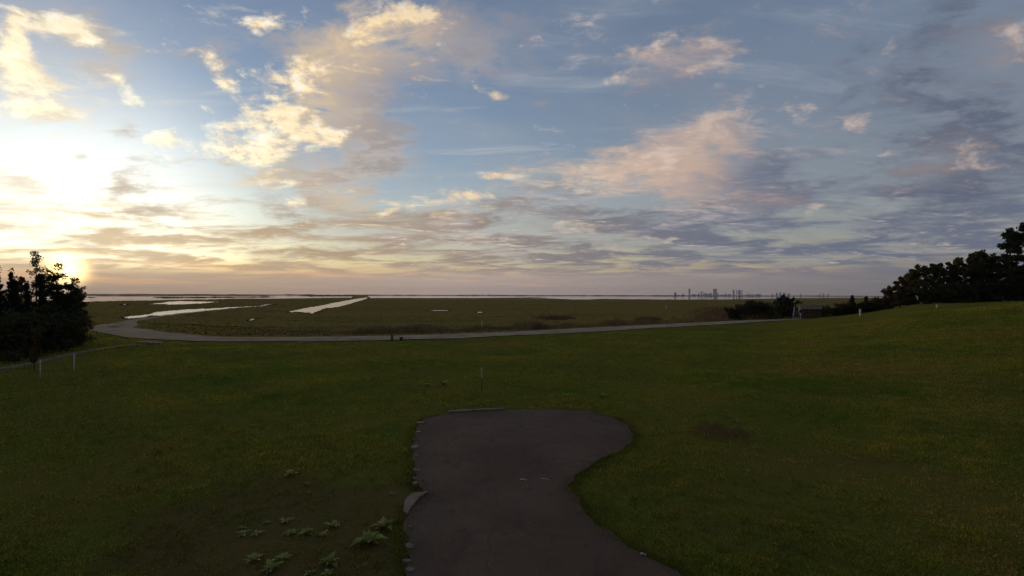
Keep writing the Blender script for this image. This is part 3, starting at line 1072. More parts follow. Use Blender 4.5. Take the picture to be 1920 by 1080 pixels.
def lawn_grass():
    rs = np.random.RandomState(21)
    n = 190000
    y = np.exp(rs.uniform(math.log(3.6), math.log(46), n))
    x = rs.uniform(-1.22, 1.22, n) * y + rs.normal(0, 0.6, n)
    yr = np.interp(x, _rx, _ry)
    # thin and thick patches
    p = np.sin(x * 0.9 + 1.3 * np.sin(y * 0.4)) + np.sin(y * 1.3 + 0.7 * np.sin(x * 0.8)) + 0.8 * np.sin(x * 2.9 + y * 2.1)
    worn = np.clip(1 - np.hypot((x + 3.2) / 3.2, (y - 7.2) / 2.8), 0, 1)
    keep = (rs.uniform(0, 1, n) < 0.70 + 0.09 * p - 0.50 * np.sqrt(worn)) & ~in_path(x, y) & (y < yr - 2.4)
    x, y, p = x[keep], y[keep], p[keep]
    d = np.hypot(x, y)
    def cells(size, seed):
        g = np.random.RandomState(seed).uniform(0, 1, (512, 512))
        return g[np.floor(x / size + 0.35 * np.sin(y * 2.3 / size)).astype(int) % 512, np.floor(y / size + 0.35 * np.sin(x * 2.1 / size)).astype(int) % 512]
    clump = 0.55 * cells(0.22, 1) + 0.45 * cells(0.75, 2)
    h = (0.020 + 0.008 * np.clip(p, -1, 2.2) + 0.050 * clump ** 1.5) * rs.uniform(0.7, 1.3, len(x)) + 0.0012 * d * clump
    w = 0.0022 + 0.00075 * d
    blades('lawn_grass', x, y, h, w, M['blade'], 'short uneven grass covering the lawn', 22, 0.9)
    # coarser tufts that stand up out of it
    n = 9000
    y = np.exp(rs.uniform(math.log(4.0), math.log(46), n))
    x = rs.uniform(-1.2, 1.2, n) * y
    yr = np.interp(x, _rx, _ry)
    keep = ~in_path(x, y) & (y < yr - 2.6) & (np.sin(x * 0.7 + np.sin(y * 0.5)) + np.sin(y * 0.9 + x * 0.3) + rs.normal(0, 0.6, n) > 0.1)
    x, y = x[keep], y[keep]
    d = np.hypot(x, y)
    blades('grass_tufts', x, y, rs.uniform(0.04, 0.08, len(x)) + 0.0016 * d, 0.003 + 0.0008 * d, M['tuft'], 'coarse darker tufts standing out of the lawn', 24, 1.1, 9, 0.8)
    # a longer fringe along the edges of the asphalt
    k = 9000
    i = rs.randint(3, len(PATH_XY) - 4, k)
    t = rs.uniform(0, 1, k)[:, None]
    q = PATH_XY[i] * (1 - t) + PATH_XY[i + 1] * t + rs.normal(0, 0.085, (k, 2))
    blades('edge_grass', q[:, 0], q[:, 1], rs.uniform(0.03, 0.08, k), 0.003 + 0.0008 * np.hypot(q[:, 0], q[:, 1]), M['tuft'], 'ragged grass fringe along the asphalt edge', 23, 1.1, 4, 0.7)


lawn_grass()


def marsh_growth():
    rs = np.random.RandomState(31)
    # tussocks all over the marsh
    n = 22000
    y = np.exp(rs.uniform(math.log(40), math.log(700), n))
    x = rs.uniform(-1.1, 1.0, n) * y
    yr = np.interp(x, _rx, _ry)
    ok = (y > yr + 3.0)
    x, y = x[ok], y[ok]
    wet = np.zeros(len(x), dtype=bool)
    for b in BANKS:
        bp = np.array([(p.x, p.y) for p in b])
        if len(bp) < 8: continue
        ins = np.zeros(len(x), dtype=bool)
        j = len(bp) - 1
        for i in range(len(bp)):
            ins ^= ((bp[i, 1] > y) != (bp[j, 1] > y)) & (x < (bp[j, 0] - bp[i, 0]) * (y - bp[i, 1]) / (bp[j, 1] - bp[i, 1] + 1e-12) + bp[i, 0])
            j = i
        wet |= ins
    x, y = x[~wet], y[~wet]
    d = np.hypot(x, y)
    blades('marsh_grass', x, y, rs.uniform(0.05, 0.16, len(x)), 0.03 + 0.0022 * d, M['marsh'], 'low tussocky marsh grass beyond the road', 32, 2.2, 4, 1.4)
    # the brown reed belt along the far side of the road
    k = 9000
    px_ = rs.uniform(330, 1420, k)
    q = np.array([tuple(on_plane(a, b, 0.0))[:2] for a, b in zip(px_, np.interp(px_, [p[0] for p in ROAD_PX], [p[1] for p in ROAD_PX]))])
    dd = np.hypot(q[:, 0], q[:, 1])
    away = 1.0 + (4.2 + rs.gamma(2.0, 2.6, k)) / dd
    q = q * away[:, None]
    dense = np.interp(px_, [330, 520, 640, 720, 1000, 1060, 1180, 1420], [0.0, 0.12, 0.45, 1.0, 1.0, 0.7, 0.45, 0.55])
    clump = 0.5 + 0.5 * np.sin(q[:, 0] * 0.9) * np.sin(q[:, 0] * 0.37 + 1.0)
    sel = rs.uniform(0, 1, k) < dense * (0.45 + 0.55 * clump)
    q = q[sel]
    clump = clump[sel]
    blades('reeds', q[:, 0], q[:, 1], (0.12 + 0.78 * clump * rs.uniform(0.5, 1.1, len(q))) * np.interp(px_[sel], [330, 700], [0.35, 1.0]), np.full(len(q), 0.055), M['reed'], 'brown reed belt along the far side of the road', 33, 0.35, 3, 0.8)
    # grass round every piece of water, shade of its sides in the colour
    bx, by = [], []
    for b in BANKS:
        for p, p2 in zip(b, b[1:] + b[:1]):
            dist = math.hypot(p.x, p.y)
            if (p2 - p).length > dist * 0.4: continue
            m = 10
            for _ in range(m):
                t = rs.uniform()
                c = p.lerp(p2, t)
                c = c * (1 + rs.uniform(-0.004, 0.010))
                bx.append(c.x); by.append(c.y)
    bx = np.array(bx); by = np.array(by)
    d = np.hypot(bx, by)
    blades('bank_grass', bx, by, rs.uniform(0.04, 0.12, len(bx)) + 0.0003 * d, 0.04 + 0.0018 * d, M['rim'], 'dark shade-toned grass fringing the ponds and channels', 34, 0.5, 3, 0.35, -0.02)
    # rusty reeds left of the shrubs by the shelter
    k = 1500
    px_ = rs.normal(1372, 34, k); py_ = rs.uniform(578, 601, k)
    keep = (py_ < 604 - 0.02 * np.abs(px_ - 1372)) & (py_ > 560 + np.maximum(0, (1400 - px_)) * 0.22)
    q = np.array([tuple(G(a, b))[:2] for a, b in zip(px_[keep], py_[keep])])
    yy = np.interp(q[:, 0], _rx, _ry)
    q = q[q[:, 1] > yy + 2.6]
    blades('rusty_reeds', q[:, 0], q[:, 1], rs.uniform(0.5, 1.1, len(q)), np.full(len(q), 0.09), M['reed_rust'], 'rusty brown reeds left of the dark roadside shrubs', 35, 0.4, 4, 1.0)
    # pale mound of dead grass out in the marsh
    for px0, py0, sx, sy, lab in ((1042, 600.5, 26, 2.2, 'low rusty mound of dead grass in the open marsh'), (1215, 603, 16, 2.0, 'patch of rusty dead grass right of the low mound')):
        k = 420
        q = np.array([tuple(on_plane(px0 + sx * rs.normal() * 0.55, py0 + sy * rs.normal() * 0.5, -1.9))[:2] for _ in range(k)])
        blades('dead_grass', q[:, 0], q[:, 1], rs.uniform(0.3, 0.8, k), np.full(k, 0.12), M['reed_rust'], lab, 36, 0.6, 4, 0.8)


marsh_growth()


# ------------------------------------------------------------------ trees
def leaf_quads(C, size, rs, up=0.0, stretch=1.5):
    """C: (n,3) leaf centres -> quads of leaf outline"""
    n = len(C)
    a = rs.normal(0, 1, (n, 3)); a[:, 2] += up
    a /= np.linalg.norm(a, axis=1)[:, None] + 1e-9
    b = rs.normal(0, 1, (n, 3))
    b -= (a * b).sum(1)[:, None] * a
    b /= np.linalg.norm(b, axis=1)[:, None] + 1e-9
    s = size * rs.uniform(0.6, 1.3, n)[:, None]
    V = np.empty((n, 4, 3))
    V[:, 0] = C - a * s * stretch * 0.5
    V[:, 1] = C + b * s * 0.42 - a * s * 0.05
    V[:, 2] = C + a * s * stretch * 0.5
    V[:, 3] = C - b * s * 0.42 - a * s * 0.05
    return V


def tree_meshes(kind, h, seed, leaf=0.13, leafmat=None, bark=None, spread=0.36, full=1.0):
    """-> (trunk mesh, crown mesh), base at the origin"""
    rr = random.Random(seed); rs = np.random.RandomState(seed)
    mb = MB()
    C = []
    up, stretch = 0.0, 1.5
    lean = Vector((rr.uniform(-0.05, 0.05), rr.uniform(-0.05, 0.05), 0)) * h
    def axis(t):
        return Vector((lean.x * t + 0.012 * h * math.sin(5 * t + seed), lean.y * t + 0.012 * h * math.cos(4 * t + seed), h * t))
    top = {'broad': 0.86, 'pine': 0.97, 'cedar': 0.97, 'airy': 0.98, 'bush': 0.7}[kind]
    r0 = h * {'broad': 0.022, 'pine': 0.017, 'cedar': 0.018, 'airy': 0.012, 'bush': 0.016}[kind]
    K_ = 9
    mb.tube([axis(top * j / K_) - Vector((0, 0, 0.15 if j == 0 else 0)) for j in range(K_ + 1)], [r0 * (1.25 if j == 0 else 1 - 0.88 * j / K_) for j in range(K_ + 1)], 7)
    def clump(c, r, n, flat_=0.75):
        p = rs.normal(0, 1, (n, 3))
        p /= np.linalg.norm(p, axis=1)[:, None] + 1e-9
        p *= (rs.uniform(0.15, 1, n) ** 0.5)[:, None] * r
        p[:, 2] *= flat_
        C.append(p + np.array(tuple(c)))
    def limb(t, az_, length, rise, rad, sub, cr, cn, flat_=0.75):
        b = axis(t)
        d = Vector((math.cos(az_), math.sin(az_), rise)).normalized()
        P_ = [b]
        for j in range(1, 5):
            bend = Vector((rr.uniform(-0.08, 0.08), rr.uniform(-0.08, 0.08), 0.06 * j)) * length
            P_.append(b + d * length * j / 4 + bend * 0.5)
        mb.tube(P_, [rad * (1 - 0.8 * j / 4) for j in range(5)], 5, False)
        for s_ in range(sub):
            u = rr.uniform(0.35, 1.0)
            j = min(3, int(u * 4)); base = P_[j].lerp(P_[j + 1], u * 4 - j)
            e = base + Vector((rr.gauss(0, 1), rr.gauss(0, 1), rr.gauss(0.35, 0.7))).normalized() * length * rr.uniform(0.2, 0.42)
            mb.tube([base, base.lerp(e, 0.5) + Vector((0, 0, 0.03 * length)), e], [rad * 0.35, rad * 0.22, rad * 0.08], 4, False)
            clump(e, cr * rr.uniform(0.7, 1.25), int(cn * rr.uniform(0.7, 1.2)), flat_)
        clump(P_[-1], cr * rr.uniform(0.8, 1.25), cn, flat_)
    if kind == 'broad':
        nl = int(18 * full)
        for i in range(nl):
            t = 0.14 + 0.70 * (i + rr.random()) / nl
            prof = max(0.05, math.sin(math.pi * min(1, (t + 0.02) / 0.98))) ** 0.6
            limb(t, i * 2.4 + rr.uniform(-0.4, 0.4), h * spread * prof * rr.uniform(0.75, 1.15), rr.uniform(0.25, 0.8), r0 * 0.42 * (1.1 - t), 7, h * 0.056, int(42 * full))
        for i in range(5):
            clump(axis(0.84 + 0.03 * i) + Vector((rr.gauss(0, 1), rr.gauss(0, 1), 0)) * h * 0.05, h * 0.050, int(46 * full))
    elif kind == 'airy':
        nl = int(20 * full)
        for i in range(nl):
            t = 0.15 + 0.80 * (i + rr.random()) / nl
            prof = (1.05 - t) ** 0.6
            limb(t, i * 2.4, h * spread * 0.62 * prof * rr.uniform(0.5, 1.1), rr.uniform(0.5, 1.2), r0 * 0.35 * (1.1 - t), 3, h * 0.034, int(26 * full), 1.0)
        for i in range(6):
            clump(axis(0.80 + 0.035 * i), h * 0.024, 20)
    elif kind == 'pine':
        nl = int(19 * full)
        for i in range(nl):
            t = 0.28 + 0.68 * (i + rr.random()) / nl
            prof = math.sin(math.pi * min(1.0, (t - 0.20) / 0.86)) ** 0.6
            limb(t, i * 2.4 + rr.uniform(-0.5, 0.5), h * spread * 0.62 * prof * rr.uniform(0.6, 1.15), rr.uniform(0.05, 0.55), r0 * 0.34 * (1.15 - t), 4, h * 0.050, int(62 * full), 0.62)
        for i in range(4):
            clump(axis(0.93 + 0.02 * i), h * 0.045, 60, 0.8)
        stretch = 2.4
    elif kind == 'cedar':
        up, stretch = 0.9, 2.6
        nl = int(46 * full)
        for i in range(nl):
            t = 0.03 + 0.93 * (i + rr.random()) / nl
            prof = (1.0 - t) ** 1.05 + 0.015
            L = h * spread * 0.72 * prof * rr.uniform(0.55, 1.3)
            a_ = i * 2.4 + rr.uniform(-0.3, 0.3)
            b = axis(t); d = Vector((math.cos(a_), math.sin(a_), rr.uniform(0.35, 0.9)))
            e = b + d * L
            mb.tube([b, b.lerp(e, 0.5), e], [r0 * 0.25 * (1.1 - t), r0 * 0.15 * (1.1 - t), 0.004], 4, False)
            for u in np.linspace(0.25, 1.0, 5):
                clump(b.lerp(e, u), L * 0.13 + h * 0.012 * (1.1 - t), int(24 * full), 1.5)
        C.append(np.stack([rs.normal(0, 0.012 * h, 60), rs.normal(0, 0.012 * h, 60), rs.uniform(0.8, 1.02, 60) * h], -1) + np.array([lean.x, lean.y, 0]))
    elif kind == 'bush':
        nl = int(16 * full)
        for i in range(nl):
            t = 0.02 + 0.25 * rr.random()
            limb(t, i * 2.4, h * rr.uniform(0.35, 0.85) * (0.6 + spread), rr.uniform(0.5, 1.9), r0 * 0.5, 4, h * 0.15, int(44 * full), 0.9)
            clump(Vector((rr.gauss(0, 0.45) * h * (0.4 + spread), rr.gauss(0, 0.3) * h, h * rr.uniform(0.06, 0.32))), h * 0.16, int(50 * full), 0.8)
    C = np.concatenate(C)
    C = C[C[:, 2] > 0.03 * h]
    V = leaf_quads(C, leaf, rs, up, stretch)
    trunk = mb.mesh('trunk', bark or M['bark'], True)
    crown = mesh_np('crown', V.reshape(-1, 3), np.arange(len(V) * 4).reshape(-1, 4), leafmat or M['leaf_dark'])
    return trunk, crown


def plant_tree(name, meshes, loc, label, cat, group=None, rz=0.0, sc=1.0, parts=('trunk', 'crown')):
    e = empty(name, loc, rz)
    e.scale = (sc, sc, sc) if not isinstance(sc, tuple) else sc
    for nm, me in zip(parts, meshes):
        link(bpy.data.objects.new(nm, me), e)
    return tag(e, label, cat, group)


def stand(px, top, depth):
    """where a tree stands and how tall it is, from its column, its top row and how far off it is"""
    d = ray(px, fixrow(px, top))
    t = depth / d.y
    x = d.x * t
    z = tz(x, depth)
    return Vector((x, depth, z)), (CAM_H + d.z * t) - z


# left cluster in front of the low sun
for i, (name, kind, px, top, depth, mat, leaf, spr, full, lab, cat) in enumerate([
    ('cedar_tree', 'cedar', 3, 480, 28.0, 'leaf_cedar', 0.07, 0.20, 1.2, 'dark pointed cedar at the left edge of the photo', 'tree'),
    ('cedar_tree', 'cedar', 19, 492, 27.5, 'leaf_cedar', 0.07, 0.18, 1.1, 'second pointed cedar beside the one at the left edge', 'tree'),
    ('cedar_tree', 'cedar', 33, 507, 27.0, 'leaf_cedar', 0.07, 0.18, 1.1, 'shortest pointed cedar, third from the left edge', 'tree'),
    ('cedar_tree', 'cedar', 85, 505, 29.5, 'leaf_cedar', 0.07, 0.16, 1.1, 'pointed cedar just left of the clumpy narrow tree', 'tree'),
    ('cedar_tree', 'cedar', 112, 530, 31.0, 'leaf_cedar', 0.07, 0.16, 1.0, 'small pointed cedar under the setting sun', 'tree'),
    ('cedar_tree', 'cedar', 53, 516, 28.5, 'leaf_cedar', 0.07, 0.16, 1.0, 'pointed cedar in front of the tallest thin tree', 'tree'),
    ('slender_tree', 'airy', 62, 455, 31.0, 'leaf_rust', 0.075, 0.22, 0.9, 'tallest thin airy tree left of the setting sun', 'tree'),
    ('slender_tree', 'airy', 44, 504, 29.0, 'leaf_rust', 0.075, 0.26, 1.1, 'low airy tree between the cedars and the tallest thin tree', 'tree'),
    ('slender_tree', 'airy', 80, 500, 30.0, 'leaf_dark', 0.085, 0.26, 1.2, 'low airy tree right of the tallest thin tree', 'tree'),
    ('broadleaf_tree', 'broad', 97, 480, 31.0, 'leaf_dark', 0.10, 0.11, 0.75, 'dark clumpy narrow tree directly left of the setting sun', 'tree'),
    ('broadleaf_tree', 'broad', 120, 537, 32.0, 'leaf_dark', 0.11, 0.26, 1.0, 'low dark tree right below the setting sun', 'tree'),
    ('broadleaf_tree', 'broad', 139, 508, 33.0, 'leaf_dark', 0.10, 0.10, 0.9, 'small ragged tree right of the setting sun', 'tree'),
    ('broadleaf_tree', 'broad', 150, 527, 34.0, 'leaf_rust', 0.10, 0.10, 0.7, 'lowest ragged tree at the right end of the left thicket', 'tree'),
    ('shrub', 'bush', 8, 572, 25.6, 'leaf_dark', 0.11, 0.40, 1.4, 'dark shrub below the cedars at the left edge', 'shrub'),
    ('shrub', 'bush', 44, 568, 27.4, 'leaf_dark', 0.11, 0.40, 1.4, 'dark shrub under the tallest thin tree', 'shrub'),
    ('shrub', 'bush', 78, 566, 28.8, 'leaf_dark', 0.11, 0.40, 1.4, 'dark shrub under the clumpy narrow tree', 'shrub'),
    ('shrub', 'bush', 106, 566, 30.4, 'leaf_dark', 0.11, 0.36, 1.3, 'dark shrub behind the right white post', 'shrub'),
    ('shrub', 'bush', 128, 572, 32.0, 'leaf_rust', 0.11, 0.25, 1.2, 'reddish shrub right of the right white post', 'shrub'),
    ('shrub', 'bush', 138, 566, 38.0, 'leaf_rust', 0.12, 0.25, 1.1, 'brown shrub beside the road where it leaves the thicket', 'shrub'),
    ('sapling', 'airy', 66, 598, 21.5, 'leaf_rust', 0.06, 0.20, 0.8, 'thin reddish sapling standing by the left white post', 'sapling'),
]):
    p, h = stand(px, top, depth)
    if kind == 'bush': h *= 0.92
    ms = tree_meshes(kind, h, 100 + i, leaf, M[leaf and mat], None, spr, full)
    plant_tree(name, ms, p, lab, cat, 'thicket at the left' if cat != 'sapling' else None, rz=i * 1.1)

# right-hand wood on the rise
for i, (name, kind, px, top, depth, mat, bark, leaf, spr, full, lab) in enumerate([
    ('broadleaf_tree', 'broad', 1670, 536, 76, 'leaf_rust', 'bark', 0.20, 0.28, 0.8, 'lowest rusty tree at the left end of the right wood'),
    ('broadleaf_tree', 'broad', 1688, 518, 74, 'leaf_rust', 'bark', 0.20, 0.22, 0.8, 'low brownish tree beside the round yellow-green one'),
    ('broadleaf_tree', 'broad', 1724, 495, 72, 'leaf_olive', 'bark_pale', 0.20, 0.27, 1.0, 'round yellow-green tree in the right wood'),
    ('slender_tree', 'airy', 1748, 497, 73, 'leaf_olive', 'bark_pale', 0.19, 0.46, 1.5, 'airy tree just right of the round yellow-green one'),
    ('slender_tree', 'airy', 1766, 494, 74, 'leaf_olive', 'bark_pale', 0.19, 0.44, 1.3, 'thin tree with sky showing through in the right wood'),
    ('broadleaf_tree', 'broad', 1784, 489, 71, 'leaf_dark', 'bark', 0.20, 0.17, 0.9, 'dark narrow tree right of the thin see-through one'),
    ('slender_tree', 'airy', 1802, 482, 72, 'leaf_olive', 'bark_pale', 0.19, 0.46, 1.4, 'pale topped airy tree left of the big dark tree'),
    ('broadleaf_tree', 'broad', 1842, 466, 70, 'leaf_dark', 'bark', 0.20, 0.26, 1.2, 'big dark round tree left of the tall pines'),
    ('broadleaf_tree', 'broad', 1862, 472, 71, 'leaf_dark', 'bark', 0.20, 0.17, 0.9, 'dark tree leaning against the big dark round one'),
    ('broadleaf_tree', 'broad', 1706, 506, 75, 'leaf_olive', 'bark', 0.20, 0.19, 0.9, 'slim tree touching the round yellow-green one on its left'),
    ('broadleaf_tree', 'broad', 1822, 478, 73, 'leaf_rust', 'bark', 0.20, 0.16, 0.9, 'slim rusty tree left of the big dark round one'),
    ('pine_tree', 'pine', 1890, 430, 66, 'leaf_cedar', 'bark', 0.20, 0.18, 0.85, 'tall pine, the left one of the two tallest'),
    ('pine_tree', 'pine', 1914, 419, 66, 'leaf_cedar', 'bark', 0.20, 0.19, 0.8, 'tallest pine at the right edge of the photo'),
    ('broadleaf_tree', 'broad', 1905, 490, 68, 'leaf_dark', 'bark', 0.20, 0.32, 1.0, 'lower dark tree under the two tall pines'),
    ('shrub', 'bush', 1700, 545, 71, 'leaf_dark', 'bark', 0.20, 0.60, 1.2, 'dark undergrowth shrub below the low brownish tree'),
    ('shrub', 'bush', 1735, 542, 70, 'leaf_dark', 'bark', 0.20, 0.60, 1.2, 'dark undergrowth shrub below the round yellow-green tree'),
    ('shrub', 'bush', 1772, 530, 69, 'leaf_dark', 'bark', 0.20, 0.60, 1.4, 'dark undergrowth shrub below the see-through tree'),
    ('shrub', 'bush', 1812, 528, 68, 'leaf_dark', 'bark', 0.20, 0.60, 1.4, 'dark undergrowth shrub left of the big dark tree'),
    ('shrub', 'bush', 1858, 522, 67, 'leaf_dark', 'bark', 0.20, 0.60, 1.4, 'dark undergrowth shrub below the big dark tree'),
    ('shrub', 'bush', 1902, 518, 65.5, 'leaf_dark', 'bark', 0.20, 0.60, 1.4, 'dark undergrowth shrub at the feet of the pines'),
]):
    p, h = stand(px, top, depth)
    h *= 0.95 if kind == 'bush' else 1.07
    ms = tree_meshes(kind, h, 200 + i, leaf, M[mat], M[bark], spr, full)
    plant_tree(name, ms, p, lab, 'shrub' if kind == 'bush' else 'tree', 'wood at the right', rz=i * 0.9)

# shrubs between the road and the marsh, round the shelter
for i, (name, kind, px, top, depth, mat, spr, lab) in enumerate([
    ('shrub', 'bush', 1378, 581, 70, 'leaf_dark', 0.55, 'leftmost low shrub beside the rusty reeds'),
    ('shrub', 'bush', 1396, 572, 73, 'leaf_dark', 0.45, 'ragged dark shrub right of the rusty reeds'),
    ('shrub', 'bush', 1414, 570, 74, 'leaf_dark', 0.50, 'third dark shrub along the road from the rusty reeds'),
    ('shrub', 'bush', 1434, 573, 74, 'leaf_olive', 0.60, 'greenish shrub in the middle of the roadside row'),
    ('shrub', 'bush', 1452, 571, 75, 'leaf_dark', 0.50, 'dark shrub left of the spiky cedar'),
    ('cedar_tree', 'cedar', 1468, 554, 77, 'leaf_cedar', 0.85, 'spiky dark cedar standing left of the ramp'),
    ('shrub', 'bush', 1481, 570, 77, 'leaf_dark', 0.40, 'dark shrub between the spiky cedar and the ramp'),
    ('shrub', 'bush', 1548, 576, 78, 'leaf_olive', 0.55, 'shrub at the right end of the shelter'),
    ('shrub', 'bush', 1566, 578, 80, 'leaf_dark', 0.60, 'low dark shrub left of the pair of small cedars'),
    ('shrub', 'bush', 1584, 571, 80, 'leaf_dark', 0.55, 'dark shrub against the left small cedar'),
    ('cedar_tree', 'cedar', 1597, 553, 80, 'leaf_cedar', 0.40, 'left one of the pair of small cedars near the wood'),
    ('cedar_tree', 'cedar', 1624, 554, 80, 'leaf_cedar', 0.36, 'right one of the pair of small cedars near the wood'),
    ('shrub', 'bush', 1610, 570, 79, 'leaf_dark', 0.60, 'dark shrub between the pair of small cedars'),
    ('shrub', 'bush', 1640, 566, 79, 'leaf_dark', 0.60, 'dark shrub joining the small cedars to the wood'),
    ('shrub', 'bush', 1656, 556, 78, 'leaf_rust', 0.55, 'rusty shrub at the foot of the right wood'),
]):
    p, h = stand(px, top, depth)
    ms = tree_meshes(kind, h, 300 + i, 0.17, M[mat], None, spr, 1.0)
    plant_tree(name, ms, p, lab, 'tree' if kind == 'cedar' else 'shrub', 'shrubs along the road', rz=i * 0.7)


# unseen woods added past both edges and behind the viewer to darken the ground
def shade_wood():
    src = [tree_meshes('broad', 11.0, 401, 0.34, M['leaf_dark'], None, 0.40, 1.0), tree_meshes('pine', 14.0, 402, 0.34, M['leaf_dark'], None, 0.40, 1.0)]
    rr = random.Random(5)
    spots = []
    for y in (60, 52, 44, 36, 28, 20, 12, 4, -4):
        spots.append((max(1.06 * y + 6.5, 24) + rr.uniform(-1, 1.5), y))
    for y in (20, 14, 8, 2, -4, -10):
        spots.append((min(-1.1 * y - 8, -20) + rr.uniform(-2, 1), y))
    for x in (-24, -16, -9, -2, 6, 13, 20, 28):
        spots.append((x, -15 + rr.uniform(-2, 2)))
    V, F, n = [], [], 0
    for k, (x, y) in enumerate(spots):
        tr, cr = src[k % 2]
        s, a = rr.uniform(0.8, 1.2), rr.uniform(0, 6.28)
        for me in (tr, cr):
            co = np.empty(len(me.vertices) * 3, dtype=np.float32); me.vertices.foreach_get('co', co); co = co.reshape(-1, 3) * s
            c, s2 = math.cos(a), math.sin(a)
            co = np.stack([co[:, 0] * c - co[:, 1] * s2 + x, co[:, 0] * s2 + co[:, 1] * c + y, co[:, 2] + tz(x, y)], -1)
            f = np.array([p.vertices[:] if len(p.vertices) == 4 else (*p.vertices[:3], p.vertices[2]) for p in me.polygons if len(p.vertices) == 4], dtype=np.int32)
            V.append(co); F.append(f + n); n += len(co)
    me = mesh_np('shade_wood', np.concatenate(V), np.concatenate(F), M['leaf_dark'])
    o = link(bpy.data.objects.new('shade_wood', me))
    tag(o, 'unseen wood added on both sides and behind to darken the lawn', kind='stuff')


shade_wood()


# ------------------------------------------------------------------ leafy weeds in the lawn
def leaf_mesh(seed, length=1.0, width=0.30, arch=0.55):
    rr = random.Random(seed)
    V, F = [], []
    n = 6
    for j in range(n + 1):
        t = j / n
        w = width * (math.sin(math.pi * min(1, 0.08 + t * 0.92)) ** 0.8) * (0.35 + 0.75 * t if t < 0.6 else 0.8 * (1.02 - t) / 0.42 + 0.02)
        r = length * (t - 0.10 * t * t * arch)
        z = length * (0.50 * t - arch * 0.62 * t * t) + rr.uniform(-0.012, 0.012) + 0.02
        for s_ in (-1, 0, 1):
            V.append((r, s_ * w / 2, z + abs(s_) * w * 0.28))
    for j in range(n):
        for k in range(2):
            a = j * 3 + k
            F.append((a, a + 1, a + 4, a + 3))
    me = bpy.data.meshes.new('leaf')
    me.from_pydata(V, [], F)
    me.update()
    me.polygons.foreach_set('use_smooth', [True] * len(me.polygons))
    me.materials.append(M['weed'])
    return me


LEAVES = [leaf_mesh(s_, 1.0, w, a) for s_, w, a in ((1, 0.50, 0.35), (2, 0.42, 0.6), (3, 0.56, 0.8), (4, 0.44, 0.95))]

WEEDS = [
    (545, 893, 34, 9, 'farthest of the leafy weeds in the lawn left of the path'),
    (577, 910, 20, 7, 'small weed just below the farthest one left of the path'),
    (578, 926, 14, 6, 'tiny weed straight below two other weeds left of the path'),
    (735, 928, 14, 6, 'tiny weed close to the pale concrete patch'),
    (536, 980, 26, 8, 'single weed above the row of leafy weeds'),
    (500, 982, 18, 7, 'faint small weed left of the single weed above the row'),
    (452, 992, 16, 7, 'small weed behind the leftmost weed of the row'),
    (455, 1004, 26, 9, 'leftmost weed of the row across the bare soil'),
    (484, 1003, 24, 8, 'second weed from the left in the row'),
    (544, 1003, 30, 9, 'weed left of centre in the row, touching the next'),
    (574, 1003, 32, 10, 'bright weed in the centre of the row'),
    (606, 1006, 26, 8, 'weed right of centre in the row'),
    (626, 989, 32, 9, 'weed at the right end of the row, set back'),
    (718, 993, 52, 12, 'largest bright weed next to the path edge'),
    (688, 1022, 62, 12, 'large spreading weed below the largest bright one'),
    (477, 1054, 36, 11, 'full weed near the bottom, leftmost of its group'),
    (527, 1053, 38, 12, 'full bright weed near the bottom of the photo'),
    (508, 1071, 44, 11, 'weed at the bottom edge under the full bright one'),
    (618, 1058, 44, 10, 'wide weed near the bottom, right of the others'),
    (582, 1077, 26, 9, 'weed cut by the bottom edge, left of the last one'),
    (614, 1078, 26, 9, 'weed cut by the bottom edge under the wide one'),
    (830, 723, 30, 10, 'pale spreading weed beyond the rounded path end'),
    (800, 724, 18, 8, 'small weed left of the pale one beyond the path end'),
    (1128, 745, 22, 9, 'pale weed right of the thin stake, beyond the path end'),
    (1362, 772, 12, 7, 'small pale weed far out on the right lawn'),
    (1378, 792, 18, 7, 'low weed just above the dark tuft on the right lawn'),
    (1403, 885, 12, 7, 'lone tiny weed on the right lawn below the dark tuft'),
    (475, 799, 14, 7, 'lone tiny pale weed far out on the left lawn'),
]
for i, (px, py, wpx, nl, lab) in enumerate(WEEDS):
    c = flat(px, py)
    c.z = tz(c.x, c.y)
    rad = wpx / FPX * c.length * 0.60
    rr = random.Random(900 + i)
    e = empty('weed_rosette', c, rr.uniform(0, 6.28))
    tag(e, lab, 'weed', 'leafy weeds in the lawn')
    nl = int(nl * 1.35)
    for k in range(nl):
        o = bpy.data.objects.new('leaf', LEAVES[(k + i) % 4])
        inner = k / nl
        s_ = rad * rr.uniform(0.75, 1.15) * (1.05 - 0.45 * inner)
        o.scale = (s_, s_, s_)
        o.rotation_euler = (rr.uniform(-0.15, 0.15), -rr.uniform(0.0, 0.25) - inner * 0.55, k * 2.4 + rr.uniform(-0.25, 0.25))
        link(o, e)

# dark grass tuft on the right lawn
q = flat(1352, 812)
rs_ = np.random.RandomState(77)
blades('grass_tuft', q.x + rs_.normal(0, 0.30, 260), q.y + rs_.normal(0, 0.35, 260), rs_.uniform(0.06, 0.16, 260), np.full(260, 0.016), M['reed'], 'dark brown tuft of long grass on the right lawn', 78, 0.8, 4, 1.0)


